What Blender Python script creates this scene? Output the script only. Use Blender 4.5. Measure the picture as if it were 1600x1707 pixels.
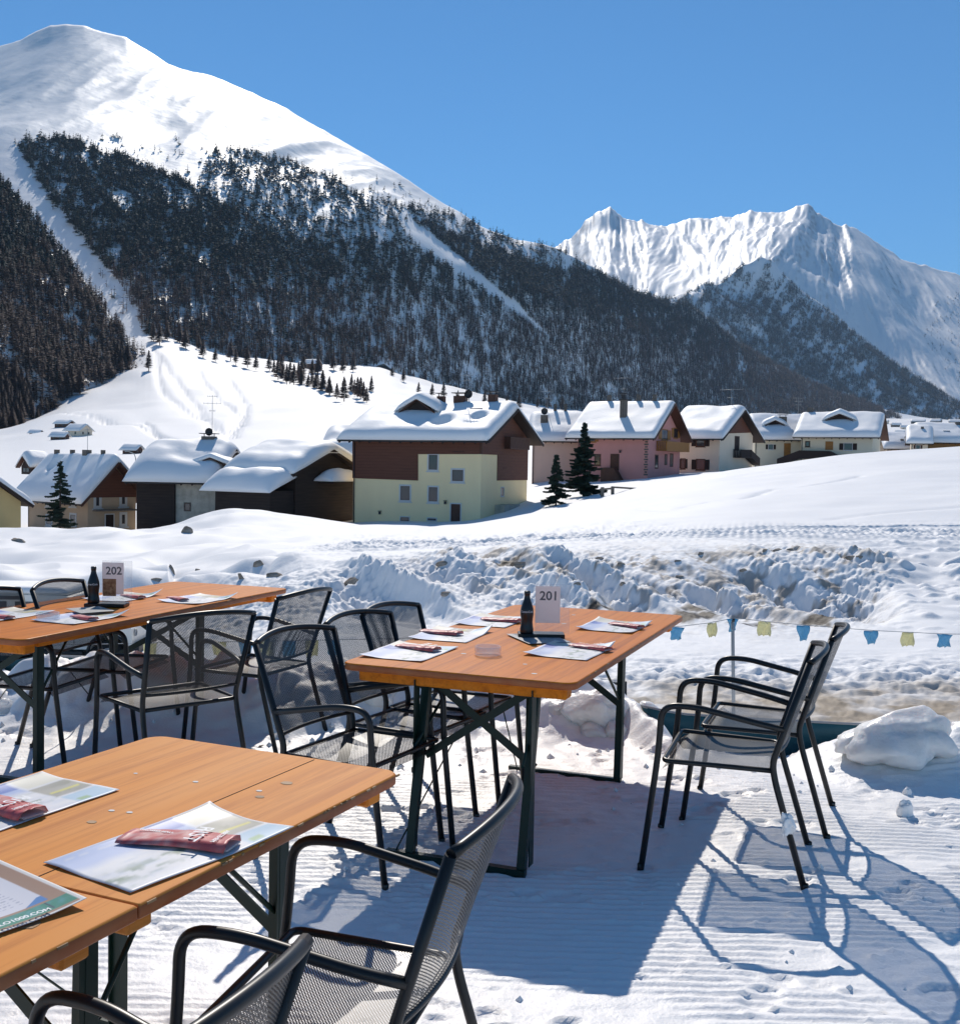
import bpy, math, random
import numpy as np
from mathutils import Vector, Matrix
for _o in list(bpy.data.objects): bpy.data.objects.remove(_o)
R = math.radians
# ---------------------------------------------------------------- camera
F, HZ, H = 1850.0, 775.0, 1.573           # focal (px of a 1600 wide photo), horizon row, eye height
PITCH, ROLL = math.atan((853.5-HZ)/F), R(1.0)
sc = bpy.context.scene
cam_d = bpy.data.cameras.new('camera'); cam = bpy.data.objects.new('camera', cam_d)
sc.collection.objects.link(cam); sc.camera = cam
cam_d.sensor_fit = 'HORIZONTAL'; cam_d.sensor_width = 36; cam_d.lens = F/1600*36
cam_d.clip_start = 0.05; cam_d.clip_end = 40000
fw = Vector((0, math.cos(PITCH), -math.sin(PITCH))); r0 = Vector((1,0,0)); u0 = r0.cross(fw)
rt = math.cos(ROLL)*r0 + math.sin(ROLL)*u0; up = -math.sin(ROLL)*r0 + math.cos(ROLL)*u0
M = Matrix((( rt.x, up.x, -fw.x, 0),(rt.y, up.y, -fw.y, 0),(rt.z, up.z, -fw.z, H),(0,0,0,1)))
cam.matrix_world = M
# ---------------------------------------------------------------- world, sun, exposure
SUN_EL, SUN_AZ = R(39.8), R(-5.5)         # azimuth measured from +Y towards +X
world = bpy.data.worlds.new('World'); sc.world = world; world.use_nodes = True
nt = world.node_tree; nt.nodes.clear()
sky = nt.nodes.new('ShaderNodeTexSky'); sky.sky_type = 'NISHITA'; sky.sun_disc = False
sky.sun_elevation = SUN_EL; sky.sun_rotation = SUN_AZ
sky.altitude = 1800; sky.air_density = 1.0; sky.dust_density = 0.0; sky.ozone_density = 10.0
bg = nt.nodes.new('ShaderNodeBackground'); bg.inputs[1].default_value = 0.104
wo = nt.nodes.new('ShaderNodeOutputWorld')
tint = nt.nodes.new('ShaderNodeMix'); tint.data_type = 'RGBA'; tint.blend_type = 'MULTIPLY'; tint.inputs['Factor'].default_value = 1
tint.inputs['B'].default_value = (.74, 1.04, .98, 1); nt.links.new(sky.outputs[0], tint.inputs['A'])
nt.links.new(tint.outputs['Result'], bg.inputs[0]); nt.links.new(bg.outputs[0], wo.inputs[0])
sun_d = bpy.data.lights.new('sun', 'SUN'); sun_d.energy = 3.8; sun_d.angle = R(0.5); sun_d.color = (1.0, 0.925, 0.83)
sun = bpy.data.objects.new('sun', sun_d); sc.collection.objects.link(sun)
SDIR = Vector((math.sin(SUN_AZ)*math.cos(SUN_EL), math.cos(SUN_AZ)*math.cos(SUN_EL), math.sin(SUN_EL)))
sun.rotation_euler = SDIR.to_track_quat('Z', 'Y').to_euler()
sc.view_settings.view_transform = 'Standard'; sc.view_settings.look = 'None'
sc.view_settings.exposure = 0.22; sc.view_settings.gamma = 1.0
try:
    sc.cycles.transparent_max_bounces = 24; sc.cycles.max_bounces = 8; sc.cycles.diffuse_bounces = 3
    sc.cycles.volume_bounces = 0
    sc.cycles.caustics_reflective = False; sc.cycles.caustics_refractive = False
except Exception: pass
# ---------------------------------------------------------------- pixel <-> place
def ray(px, py):
    d = fw*F + rt*(px-800) + up*(853.5-py)
    return d
def W(px, py, d):                           # the point seen at a photo pixel, d metres ahead
    r = ray(px, py); k = d/r.y
    return Vector((r.x*k, d, H + r.z*k))
def G(px, py, z=0.0):                       # the point seen at a pixel on a level plane
    r = ray(px, py); k = (z-H)/r.z
    return Vector((r.x*k, r.y*k, z))
def onplane(px, py, o, n):
    r = ray(px, py); c = Vector((0,0,H)); k = (o-c).dot(n)/r.dot(n)
    return c + r*k
FW, RT, UP = np.array(fw), np.array(rt), np.array(up)
def Wn(px, py, d):
    px, py, d = np.broadcast_arrays(np.asarray(px,float), np.asarray(py,float), np.asarray(d,float))
    r = FW*F + RT*(px-800)[...,None] + UP*(853.5-py)[...,None]
    k = d/r[...,1]
    return np.stack([r[...,0]*k, d, H + r[...,2]*k], -1)
# ---------------------------------------------------------------- noise
def _h(ix, iy, s):
    n = (ix.astype(np.int64)*374761393 + iy.astype(np.int64)*668265263 + s*2147483647) & 0xffffffff
    n = ((n ^ (n >> 13))*1274126177) & 0xffffffff
    n = ((n ^ (n >> 16))*2246822519) & 0xffffffff
    return ((n ^ (n >> 15)) & 0xffff)/65535.0
def noise(x, y, s=0):                       # gradient noise, about -1..1
    x = np.asarray(x, float); y = np.asarray(y, float)
    ix, iy = np.floor(x), np.floor(y); fx, fy = x-ix, y-iy
    u, v = fx*fx*fx*(fx*(fx*6-15)+10), fy*fy*fy*(fy*(fy*6-15)+10)
    def g(a, b):
        t = _h(ix+a, iy+b, s)*2*math.pi
        return np.cos(t)*(fx-a) + np.sin(t)*(fy-b)
    n0 = g(0,0)*(1-u)+g(1,0)*u; n1 = g(0,1)*(1-u)+g(1,1)*u
    return (n0*(1-v)+n1*v)*1.5
def fbm(x, y, o=4, s=0, k=.5):
    a, t = 1.0, 0.0
    for i in range(o):
        t = t + a*noise(x*2**i+i*7.3, y*2**i-i*3.1, s+i); a *= k
    return t
def ridged(x, y, o=4, s=0, k=.5):
    a, t = 1.0, 0.0
    for i in range(o):
        t = t + a*(1-np.abs(noise(x*2**i+i*5.7, y*2**i-i*9.1, s+i))*1.6); a *= k
    return t
def sstep(a, b, x):
    t = np.clip((x-a)/(b-a), 0, 1); return t*t*(3-2*t)
def worley(x, y, s=0):
    ix, iy = np.floor(x), np.floor(y); best = np.full(np.shape(x), 9.0)
    for a in (-1,0,1):
        for b in (-1,0,1):
            cx, cy = ix+a, iy+b
            d = np.hypot(cx+_h(cx,cy,s)-x, cy+_h(cx,cy,s+5)-y); best = np.minimum(best, d)
    return best
# ---------------------------------------------------------------- materials
MT = {}
def mat(name, col, rough=.6, metal=0.0, bump=None, grain=None, var=None, spec=.5, alpha=None, trans=0, coat=0, attr=None, wave=None):
    """col base colour; var=(scale, amount, colour2[,stretch]) mottling; bump=(scale, strength, dist)"""
    m = bpy.data.materials.new(name); m.use_nodes = True; MT[name] = m
    n = m.node_tree.nodes; l = m.node_tree.links; p = n['Principled BSDF']
    p.inputs['Roughness'].default_value = rough; p.inputs['Metallic'].default_value = metal
    p.inputs['Specular IOR Level'].default_value = spec
    p.inputs['Base Color'].default_value = (*col, 1)
    if trans: p.inputs['Transmission Weight'].default_value = trans
    if coat: p.inputs['Coat Weight'].default_value = coat; p.inputs['Coat Roughness'].default_value = .12
    tc = n.new('ShaderNodeTexCoord')
    src = None
    if attr:
        a = n.new('ShaderNodeAttribute'); a.attribute_name = attr; src = a.outputs['Color']
    if var:
        mp = n.new('ShaderNodeMapping'); l.new(tc.outputs['Object'], mp.inputs[0])
        if len(var) > 3: mp.inputs['Scale'].default_value = var[3]
        t = n.new('ShaderNodeTexNoise'); t.inputs['Scale'].default_value = var[0]; t.inputs['Detail'].default_value = 6
        l.new(mp.outputs[0], t.inputs['Vector'])
        rp = n.new('ShaderNodeMapRange'); rp.inputs[1].default_value = .38; rp.inputs[2].default_value = .68
        rp.inputs[4].default_value = var[1]; l.new(t.outputs['Fac'], rp.inputs[0])
        mx = n.new('ShaderNodeMix'); mx.data_type = 'RGBA'
        l.new(rp.outputs[0], mx.inputs['Factor'])
        if src: l.new(src, mx.inputs['A'])
        else: mx.inputs['A'].default_value = (*col, 1)
        mx.inputs['B'].default_value = (*var[2], 1)
        src = mx.outputs['Result']
    if grain:                                 # fine streaks along the boards: (scale, amount, colour, stretch)
        mp = n.new('ShaderNodeMapping'); l.new(tc.outputs['Object'], mp.inputs[0]); mp.inputs['Scale'].default_value = grain[3]
        t = n.new('ShaderNodeTexNoise'); t.inputs['Scale'].default_value = grain[0]; t.inputs['Detail'].default_value = 8; t.inputs['Roughness'].default_value = .7; t.inputs['Distortion'].default_value = .6
        l.new(mp.outputs[0], t.inputs['Vector']); rp = n.new('ShaderNodeMapRange'); rp.inputs[1].default_value = .46; rp.inputs[2].default_value = .66
        rp.inputs[4].default_value = grain[1]; l.new(t.outputs['Fac'], rp.inputs[0])
        mx = n.new('ShaderNodeMix'); mx.data_type = 'RGBA'; l.new(rp.outputs[0], mx.inputs['Factor']); l.new(src, mx.inputs['A']); mx.inputs['B'].default_value = (*grain[2], 1); src = mx.outputs['Result']
    if wave:                                  # boards / rows: (scale, axis, dark amount)
        wv = n.new('ShaderNodeTexWave'); wv.bands_direction = wave[1]; wv.inputs['Scale'].default_value = wave[0]
        wv.inputs['Distortion'].default_value = wave[3] if len(wave) > 3 else .15; wv.wave_profile = 'SAW'
        l.new(tc.outputs['Object'], wv.inputs['Vector'])
        rp = n.new('ShaderNodeMapRange'); rp.inputs[1].default_value = 0; rp.inputs[2].default_value = .14
        rp.inputs[3].default_value = wave[2]; rp.inputs[4].default_value = 0; l.new(wv.outputs['Fac'], rp.inputs[0])
        mx = n.new('ShaderNodeMix'); mx.data_type = 'RGBA'; l.new(rp.outputs[0], mx.inputs['Factor'])
        if src: l.new(src, mx.inputs['A'])
        else: mx.inputs['A'].default_value = (*col, 1)
        mx.inputs['B'].default_value = (col[0]*.25, col[1]*.25, col[2]*.25, 1); src = mx.outputs['Result']
    if src: l.new(src, p.inputs['Base Color'])
    if bump:
        t = n.new('ShaderNodeTexNoise'); t.inputs['Scale'].default_value = bump[0]; t.inputs['Detail'].default_value = 5
        l.new(tc.outputs['Object'], t.inputs['Vector'])
        b = n.new('ShaderNodeBump'); b.inputs['Strength'].default_value = bump[1]; b.inputs['Distance'].default_value = bump[2]
        l.new(t.outputs['Fac'], b.inputs['Height']); l.new(b.outputs[0], p.inputs['Normal'])
    return m
mat('snow', (.89,.88,.87), .65, bump=(18,.35,.02), attr='Col', spec=.2)
mat('groomed_snow', (.89,.88,.87), .5, bump=(70,.35,.008), attr='Col', spec=.35)
mat('roof_snow', (.90,.89,.88), .6, bump=(3,.3,.05))
mat('ice_snow', (.84,.82,.79), .35, bump=(14,.5,.03), var=(5,.5,(.66,.64,.60)))
mat('mountain_snow', (.90,.905,.92), .6, bump=(.05,.18,6.0), attr='Col', spec=.6)
mat('orange_wood', (.70,.205,.012), .36, grain=(26,.65,(.36,.08,.010),(1,.035,1)), bump=(30,.08,.002), var=(7,.6,(.74,.255,.03),(1,.09,1)), spec=.09)
mat('faded_wood', (.70,.26,.045), .6, bump=(30,.1,.002), var=(7,.7,(.74,.33,.10),(1,.09,1)), grain=(26,.7,(.46,.14,.028),(1,.035,1)), spec=.12)
mat('table_edge', (.36,.085,.015), .5, var=(12,.6,(.45,.17,.06)))
mat('chipped_edge', (.42,.25,.12), .7, var=(40,.8,(.20,.11,.05)))
mat('green_steel', (.005,.022,.016), .4, spec=.3, var=(25,.5,(.006,.018,.014)))
mat('black_tube', (.010,.011,.012), .38, spec=.4)
mat('black_plastic', (.012,.012,.013), .3)
mat('dark_glass', (.03,.035,.042), .08, spec=.9)
mat('pane_glass', (.035,.045,.055), .08, spec=.7)
mat('clear_glass', (1,1,1), .03, trans=1.0)
mat('white_paper', (.80,.79,.80), .7)
mat('print', (.8,.8,.8), .45, attr='Col')
mat('grey_ink', (.13,.13,.14), .7); mat('white_ink', (.8,.8,.8), .6)
mat('poster_brown', (.25,.10,.035), .6, var=(60,.9,(.55,.30,.14)))
mat('yellow_plaster', (.98,.78,.45), .9, var=(.5,.7,(.88,.69,.40),(1,1,.35)), bump=(9,.3,.02))
mat('pink_plaster', (.62,.29,.26), .9, var=(.8,.5,(.54,.26,.23)), bump=(9,.3,.02))
mat('rose_plaster', (.68,.47,.38), .9, var=(.8,.5,(.62,.43,.35)), bump=(9,.3,.02))
mat('cream_plaster', (.84,.69,.52), .9, var=(.6,.7,(.77,.63,.47)), bump=(9,.3,.02))
mat('sage_plaster', (.76,.67,.50), .9, var=(.8,.5,(.69,.61,.46)), bump=(9,.3,.02))
mat('tan_plaster', (.54,.39,.26), .9, var=(.8,.6,(.47,.34,.23)), bump=(9,.3,.02))
mat('ochre_plaster', (.62,.46,.21), .9, var=(.8,.6,(.55,.41,.19)))
mat('stone_wall', (.55,.50,.41), .95, var=(1.6,.7,(.32,.28,.22)), bump=(4,.7,.08))
mat('brown_boards', (.145,.050,.026), .75, wave=(1.1,'Z',.8), var=(2.5,.6,(.10,.032,.017),(.3,.3,3)))
mat('dark_boards', (.022,.013,.010), .85, wave=(1.1,'Z',.8), var=(2.0,.6,(.045,.028,.02),(.3,.3,3)))
mat('brown_wood', (.10,.040,.022), .7, var=(3,.5,(.05,.02,.012)))
mat('dark_wood', (.028,.015,.011), .8)
mat('golden_wood', (.36,.16,.03), .6, var=(5,.5,(.28,.11,.02)))
mat('grey_wood', (.20,.17,.14), .85, var=(8,.6,(.12,.10,.08)))
mat('white_trim', (.62,.61,.59), .7); mat('chimney_stone', (.16,.14,.12), .9, var=(4,.7,(.07,.06,.05)))
mat('dark_metal', (.02,.02,.022), .5); mat('pole_grey', (.35,.36,.36), .5)
mat('spruce', (.020,.036,.022), .85, var=(1.5,.7,(.035,.055,.030)))
mat('bark', (.06,.04,.03), .9)
mat('wood_far', (.03,.04,.03), .95, attr='Col')
mat('car_paint', (.80,.76,.68), .35, coat=.2); mat('tyre', (.012,.012,.012), .8); mat('rim', (.42,.42,.42), .4)
mat('teal_cloth', (.008,.085,.115), .6, bump=(12,.5,.02)); mat('blue_cloth', (.010,.022,.075), .8, bump=(25,.5,.01))
mat('flag_blue', (.20,.47,.62), .6, var=(9,.5,(.34,.58,.70))); mat('flag_yellow', (.72,.70,.44), .6, var=(9,.5,(.78,.76,.58)))
mat('soil_rock', (.20,.16,.12), .95, var=(3,.8,(.42,.38,.33)), bump=(6,.9,.05)); mat('ash_glass', (.9,.93,.95), .05)
mat('red_cloth', (.5,.05,.06), .6)
mat('rope', (.3,.32,.34), .7); mat('leaf_litter', (.05,.03,.02), .9)
def translucent(nm, fac, col):
    m = MT[nm]; n = m.node_tree.nodes; l = m.node_tree.links; p = n['Principled BSDF']; t = n.new('ShaderNodeBsdfTranslucent'); t.inputs[0].default_value = (*col,1)
    mx = n.new('ShaderNodeMixShader'); mx.inputs[0].default_value = fac; l.new(p.outputs[0], mx.inputs[1]); l.new(t.outputs[0], mx.inputs[2]); l.new(mx.outputs[0], n['Material Output'].inputs[0])
translucent('white_paper', .45, (.8,.74,.74)); translucent('flag_blue', .45, (.12,.48,.75)); translucent('flag_yellow', .45, (.85,.82,.55)); translucent('print', .25, (.7,.68,.72))
for _n, _w in (('ice_snow', .5),):
    _p = MT[_n].node_tree.nodes['Principled BSDF']; _p.inputs['Subsurface Weight'].default_value = _w; _p.inputs['Subsurface Radius'].default_value = (.12,.10,.09); _p.inputs['Subsurface Scale'].default_value = 1.0
def hole_mat():
    m = bpy.data.materials.new('perforated_metal'); m.use_nodes = True; MT['perforated'] = m
    n = m.node_tree.nodes; l = m.node_tree.links; p = n['Principled BSDF']
    p.inputs['Base Color'].default_value = (.016,.017,.019,1); p.inputs['Roughness'].default_value = .38
    uv = n.new('ShaderNodeUVMap'); sp = n.new('ShaderNodeSeparateXYZ'); l.new(uv.outputs[0], sp.inputs[0])
    def mth(op, a, b=None):
        q = n.new('ShaderNodeMath'); q.operation = op
        for i, v in enumerate((a, b)):
            if v is None: continue
            if isinstance(v, (int, float)): q.inputs[i].default_value = v
            else: l.new(v, q.inputs[i])
        return q.outputs[0]
    x = mth('DIVIDE', sp.outputs[0], .0105); y = mth('DIVIDE', sp.outputs[1], .0070)
    outs = []
    for op in ('ADD', 'SUBTRACT'):
        f = mth('FRACT', mth(op, x, y)); d = mth('ABSOLUTE', mth('SUBTRACT', f, .5)); outs.append(mth('LESS_THAN', d, .275))
    hole = mth('MULTIPLY', outs[0], outs[1])
    tr = n.new('ShaderNodeBsdfTransparent'); mx = n.new('ShaderNodeMixShader')
    l.new(hole, mx.inputs[0]); l.new(p.outputs[0], mx.inputs[1]); l.new(tr.outputs[0], mx.inputs[2])
    l.new(mx.outputs[0], n['Material Output'].inputs[0])
hole_mat()
def glass_sheet(nm, fac, col, ro):
    m = bpy.data.materials.new(nm); m.use_nodes = True; MT[nm] = m
    n = m.node_tree.nodes; l = m.node_tree.links; p = n['Principled BSDF']
    p.inputs['Base Color'].default_value = col; p.inputs['Roughness'].default_value = ro
    tr = n.new('ShaderNodeBsdfTransparent'); mx = n.new('ShaderNodeMixShader'); mx.inputs[0].default_value = fac
    l.new(p.outputs[0], mx.inputs[1]); l.new(tr.outputs[0], mx.inputs[2]); l.new(mx.outputs[0], n['Material Output'].inputs[0])
glass_sheet('acrylic', .86, (.8,.82,.84,1), .08); glass_sheet('ash_glass', .72, (.85,.87,.88,1), .04)
# ---------------------------------------------------------------- mesh builder
class MB:
    def __init__(s): s.v, s.f, s.sm, s.uv, s.mi = [], [], [], {}, []
    def add(s, vs, fs, smooth=False, mi=0, uvs=None):
        b = len(s.v); s.v += [tuple(v) for v in vs]
        for k, f in enumerate(fs):
            if uvs: s.uv[len(s.f)] = [uvs[i] for i in f]
            s.f.append([i+b for i in f]); s.sm.append(smooth); s.mi.append(mi)
        return s
    def box(s, c, size, M3=None, mi=0, bev=0):
        hx, hy, hz = (t/2 for t in size); c = Vector(c)
        if bev:
            b = min(bev, hx*.9, hy*.9, hz*.9); vs = []
            bm_ = [(sx*(hx-(b if k!=0 else 0)), sy*(hy-(b if k!=1 else 0)), sz*(hz-(b if k!=2 else 0))) for sx in (-1,1) for sy in (-1,1) for sz in (-1,1) for k in range(3)]
            idx = {}
            for i, (sx, sy, sz, k) in enumerate([(a,b2,c2,k) for a in (-1,1) for b2 in (-1,1) for c2 in (-1,1) for k in range(3)]): idx[(sx,sy,sz,k)] = i
            vs = [c + (M3 @ Vector(p) if M3 else Vector(p)) for p in bm_]
            fs = []
            for k in range(3):
                o = [j for j in range(3) if j != k]
                for sg in (-1,1):
                    q = []
                    for (a, b2) in ((-1,-1),(1,-1),(1,1),(-1,1)):
                        t = [0,0,0]; t[k] = sg; t[o[0]] = a; t[o[1]] = b2; q.append(idx[(*t,k)])
                    flip = (sg < 0) ^ (k == 1)
                    fs.append(q[::-1] if flip else q)
            for k in range(3):
                o = [j for j in range(3) if j != k]
                for a in (-1,1):
                    for b2 in (-1,1):
                        t1 = [0,0,0]; t1[o[0]] = a; t1[o[1]] = b2; t1[k] = -1; t2 = list(t1); t2[k] = 1
                        fs.append([idx[(*t1,o[0])], idx[(*t1,o[1])], idx[(*t2,o[1])], idx[(*t2,o[0])]])
            for a in (-1,1):
                for b2 in (-1,1):
                    for c2 in (-1,1): fs.append([idx[(a,b2,c2,0)], idx[(a,b2,c2,1)], idx[(a,b2,c2,2)]])
            return s.add(vs, fs, False, mi)
        vs = [Vector((sx*hx, sy*hy, sz*hz)) for sx in (-1,1) for sy in (-1,1) for sz in (-1,1)]
        vs = [c + (M3 @ v if M3 else v) for v in vs]
        return s.add(vs, [(0,1,3,2),(4,6,7,5),(0,4,5,1),(2,3,7,6),(0,2,6,4),(1,5,7,3)], False, mi)
    def bar(s, a, b, w, h, upv=(0,0,1), mi=0):
        a, b = Vector(a), Vector(b); d = (b-a); L = d.length; d.normalize()
        x = d.cross(Vector(upv))
        if x.length < 1e-4: x = d.cross(Vector((1,0,0)))
        x.normalize(); z = x.cross(d)
        M3 = Matrix((x, d, z)).transposed()
        return s.box((a+b)/2, (w, L, h), M3, mi)
    def tube(s, pts, r, n=8, cap=True, mi=0, closed=False):
        pts = [Vector(p) for p in pts]; m = len(pts); rs = r if isinstance(r, (list, tuple)) else [r]*m
        t0 = (pts[1]-pts[0]).normalized(); ref = Vector((0,0,1)) if abs(t0.z) < .9 else Vector((1,0,0))
        x = t0.cross(ref).normalized(); vs = []
        for i, p in enumerate(pts):
            if closed: t = (pts[(i+1)%m]-pts[i-1]).normalized()
            else: t = (pts[min(i+1,m-1)]-pts[max(i-1,0)]).normalized()
            x = (x - t*x.dot(t)).normalized(); y = t.cross(x)
            for k in range(n):
                a = 2*math.pi*k/n; vs.append(p + (x*math.cos(a)+y*math.sin(a))*rs[i])
        fs = []
        for i in range(m if closed else m-1):
            for k in range(n):
                j = (i+1) % m
                fs.append((i*n+k, i*n+(k+1)%n, j*n+(k+1)%n, j*n+k))
        s.add(vs, fs, True, mi)
        if cap and not closed:
            b = len(s.v)-len(vs)
            s.f.append([b+k for k in range(n)][::-1]); s.sm.append(False); s.mi.append(mi)
            s.f.append([b+(m-1)*n+k for k in range(n)]); s.sm.append(False); s.mi.append(mi)
        return s
    def lathe(s, prof, c=(0,0,0), n=20, mi=0):
        vs = [(c[0]+r*math.cos(2*math.pi*k/n), c[1]+r*math.sin(2*math.pi*k/n), c[2]+z) for r, z in prof for k in range(n)]
        fs = [(i*n+k, i*n+(k+1)%n, (i+1)*n+(k+1)%n, (i+1)*n+k) for i in range(len(prof)-1) for k in range(n)]
        s.add(vs, fs, True, mi)
        return s
    def prism(s, poly, ax, mi=0):               # polygon (3D points) extruded by vector ax
        poly = [Vector(p) for p in poly]; n = len(poly); ax = Vector(ax)
        vs = poly + [p+ax for p in poly]
        fs = [list(range(n))[::-1], list(range(n, 2*n))] + [[i, (i+1)%n, n+(i+1)%n, n+i] for i in range(n)]
        return s.add(vs, fs, False, mi)
    def build(s, name, m, parent=None, loc=None):
        me = bpy.data.meshes.new(name); me.from_pydata(s.v, [], s.f)
        ms = m if isinstance(m, (list, tuple)) else [m]
        for q in ms: me.materials.append(MT[q])
        me.polygons.foreach_set('use_smooth', s.sm); me.polygons.foreach_set('material_index', s.mi)
        if s.uv:
            L = me.uv_layers.new(name='UVMap')
            for fi, us in s.uv.items():
                p = me.polygons[fi]
                for k, li in enumerate(p.loop_indices): L.data[li].uv = us[k]
        me.update()
        o = bpy.data.objects.new(name, me); sc.collection.objects.link(o)
        if parent: o.parent = parent
        if loc: o.location = loc
        return o
def grid_obj(name, P, m, col=None, parent=None, smooth=True):
    """P (r,c,3) grid -> one sheet; col (r,c,3) vertex colour"""
    r, c = P.shape[:2]; me = bpy.data.meshes.new(name)
    idx = np.arange(r*c).reshape(r, c)
    q = np.stack([idx[:-1,:-1], idx[:-1,1:], idx[1:,1:], idx[1:,:-1]], -1).reshape(-1, 4)
    me.vertices.add(r*c); me.vertices.foreach_set('co', P.reshape(-1).astype(np.float32))
    me.loops.add(q.size); me.loops.foreach_set('vertex_index', q.reshape(-1).astype(np.int32))
    me.polygons.add(len(q)); me.polygons.foreach_set('loop_start', np.arange(0, q.size, 4, dtype=np.int32))
    me.polygons.foreach_set('use_smooth', np.full(len(q), smooth)); me.update(calc_edges=True)
    if col is not None: setcol(me, col.reshape(-1, 3))
    me.materials.append(MT[m]); o = bpy.data.objects.new(name, me); sc.collection.objects.link(o)
    if parent: o.parent = parent
    return o
def setcol(me, c):
    a = me.color_attributes.new('Col', 'FLOAT_COLOR', 'POINT')
    a.data.foreach_set('color', np.concatenate([c, np.ones((len(c),1))], 1).astype(np.float32).reshape(-1))
def tag(o, label=None, cat=None, group=None, kind=None):
    if label: o['label'] = label
    if cat: o['category'] = cat
    if group: o['group'] = group
    if kind: o['kind'] = kind
    return o
def empty(name, loc=(0,0,0), rz=0):
    o = bpy.data.objects.new(name, None); sc.collection.objects.link(o); o.location = loc; o.rotation_euler = (0,0,rz)
    o.empty_display_size = .1
    return o
def copy_tree(o, parent=None):
    c = o.copy(); sc.collection.objects.link(c); c.parent = parent
    for ch in [x for x in bpy.data.objects if x.parent == o]: copy_tree(ch, c)
    return c
def text_mesh(name, txt, size, m, parent, loc, rot, spacing=1.0, bold=.0, depth=.0):
    cu = bpy.data.curves.new(name, 'FONT'); cu.body = txt; cu.size = size; cu.align_x = 'CENTER'; cu.align_y = 'CENTER'
    cu.extrude = depth; cu.offset = bold; cu.space_character = spacing; cu.resolution_u = 3
    t = bpy.data.objects.new(name, cu); sc.collection.objects.link(t)
    me = bpy.data.meshes.new_from_object(t.evaluated_get(bpy.context.evaluated_depsgraph_get()))
    bpy.data.objects.remove(t); bpy.data.curves.remove(cu)
    me.materials.clear(); me.materials.append(MT[m])
    o = bpy.data.objects.new(name, me); sc.collection.objects.link(o); o.parent = parent
    o.location = loc; o.rotation_euler = rot
    return o
# ================================================================ ground sheet (valley, road, banks, open slope)
COLS = {
 -500:[(8,'z',-3.0),(20,'z',-3.3),(29,1098),(36,975),(45,940),(58,912),(66,895),(76,'z',-4.8),(110,'z',-6),(180,'z',-6),(400,770),(800,740),(1500,700),(3000,640)],
   0:[(8,'z',-3.0),(20,'z',-3.3),(29,1098),(32,1085),(36,968),(45,937),(58,907),(66,884),(76,'z',-4.8),(110,'z',-6),(180,'z',-6),(400,766),(750,726),(1100,690),(3000,640)],
 100:[(8,'z',-3.0),(20,'z',-3.3),(29,1098),(32,1085),(36,960),(45,930),(58,900),(66,879),(76,'z',-4.8),(110,'z',-6),(180,'z',-5.5),(400,757),(700,712),(900,672),(1050,645),(1300,615),(3000,600)],
 250:[(8,'z',-2.8),(20,'z',-3.2),(28,1092),(31,1060),(35,990),(38,940),(45,918),(58,896),(68,884),(80,'z',-5),(110,'z',-6),(180,'z',-5),(400,752),(700,703),(950,645),(1300,556),(3000,520)],
 370:[(8,'z',-2.6),(20,'z',-3.0),(26,1078),(30,1030),(34,955),(38,925),(48,905),(60,890),(72,846),(82,868),(95,'z',-5.4),(180,'z',-4.5),(400,745),(750,693),(1050,640),(1450,588),(3000,560)],
 500:[(8,'z',-2.4),(18,'z',-2.6),(24,1070),(28,1010),(32,945),(36,925),(48,905),(62,884),(74,858),(84,868),(95,'z',-4.9),(180,'z',-4),(400,735),(750,690),(1100,650),(1550,610),(3000,595)],
 620:[(8,'z',-2.3),(17,'z',-2.3),(22,1075),(26,1018),(31,936),(35,924),(48,903),(70,884),(93,875),(110,'z',-4.0),(180,'z',-3),(400,728),(800,684),(1200,645),(1900,605),(3000,600)],
 780:[(8,'z',-2.3),(16,'z',-2.2),(22,1080),(25,1030),(31,928),(34,916),(48,902),(70,885),(95,874),(110,'z',-3.7),(180,'z',-1.5),(400,718),(800,692),(1300,672),(2200,655),(4000,650)],
 900:[(8,'z',-2.3),(16,'z',-2.2),(23,1064),(26,1015),(31,924),(34,911),(42,898),(60,878),(80,860),(97,850),(120,815),(140,'z',-.2),(400,716),(900,706),(1600,695),(2600,676),(5000,676)],
1000:[(8,'z',-2.3),(16,'z',-2.2),(24,1058),(27,1005),(32,916),(34,906),(42,892),(60,868),(80,838),(92,836),(120,809),(140,'z',.1),(400,722),(900,708),(1600,702),(3000,690),(6000,690)],
1200:[(8,'z',-2.3),(16,'z',-2.2),(24,1056),(27,1005),(32,910),(34,903),(42,888),(97,786),(120,'z',1.2),(160,'z',1.4),(400,'z',3),(1000,'z',20),(2200,704),(4300,694),(8000,694)],
1400:[(8,'z',-2.3),(16,'z',-2.2),(24,1056),(27,1010),(32,918),(34,908),(42,890),(97,757),(120,'z',2.4),(170,'z',2.0),(400,'z',5),(1000,'z',25),(2200,704),(4300,696),(8000,696)],
1480:[(8,'z',-2.3),(16,'z',-2.2),(24,1056),(29,985),(33,930),(36,905),(42,888),(97,751),(120,'z',2.8),(170,'z',2.2),(400,'z',6),(1000,'z',28),(2200,706),(4300,698),(8000,698)],
1600:[(8,'z',-2.3),(16,'z',-2.2),(24,1054),(30,970),(36,908),(42,888),(97,743),(120,'z',3.2),(170,'z',2.6),(400,'z',7),(1000,'z',30),(2200,710),(4300,702),(8000,702)],
2200:[(8,'z',-2.3),(16,'z',-2.2),(24,1060),(30,975),(36,905),(42,880),(97,715),(120,'z',5.2),(170,'z',5),(400,'z',12),(1000,'z',40),(2200,715),(4300,710),(8000,710)],
}
_cx = sorted(COLS)
_dd = np.concatenate([np.arange(8,15,.25), np.arange(15,44,.055), np.arange(44,100,.35), np.geomspace(100,9000,230)])
_Z = np.zeros((len(_cx), len(_dd)))
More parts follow.
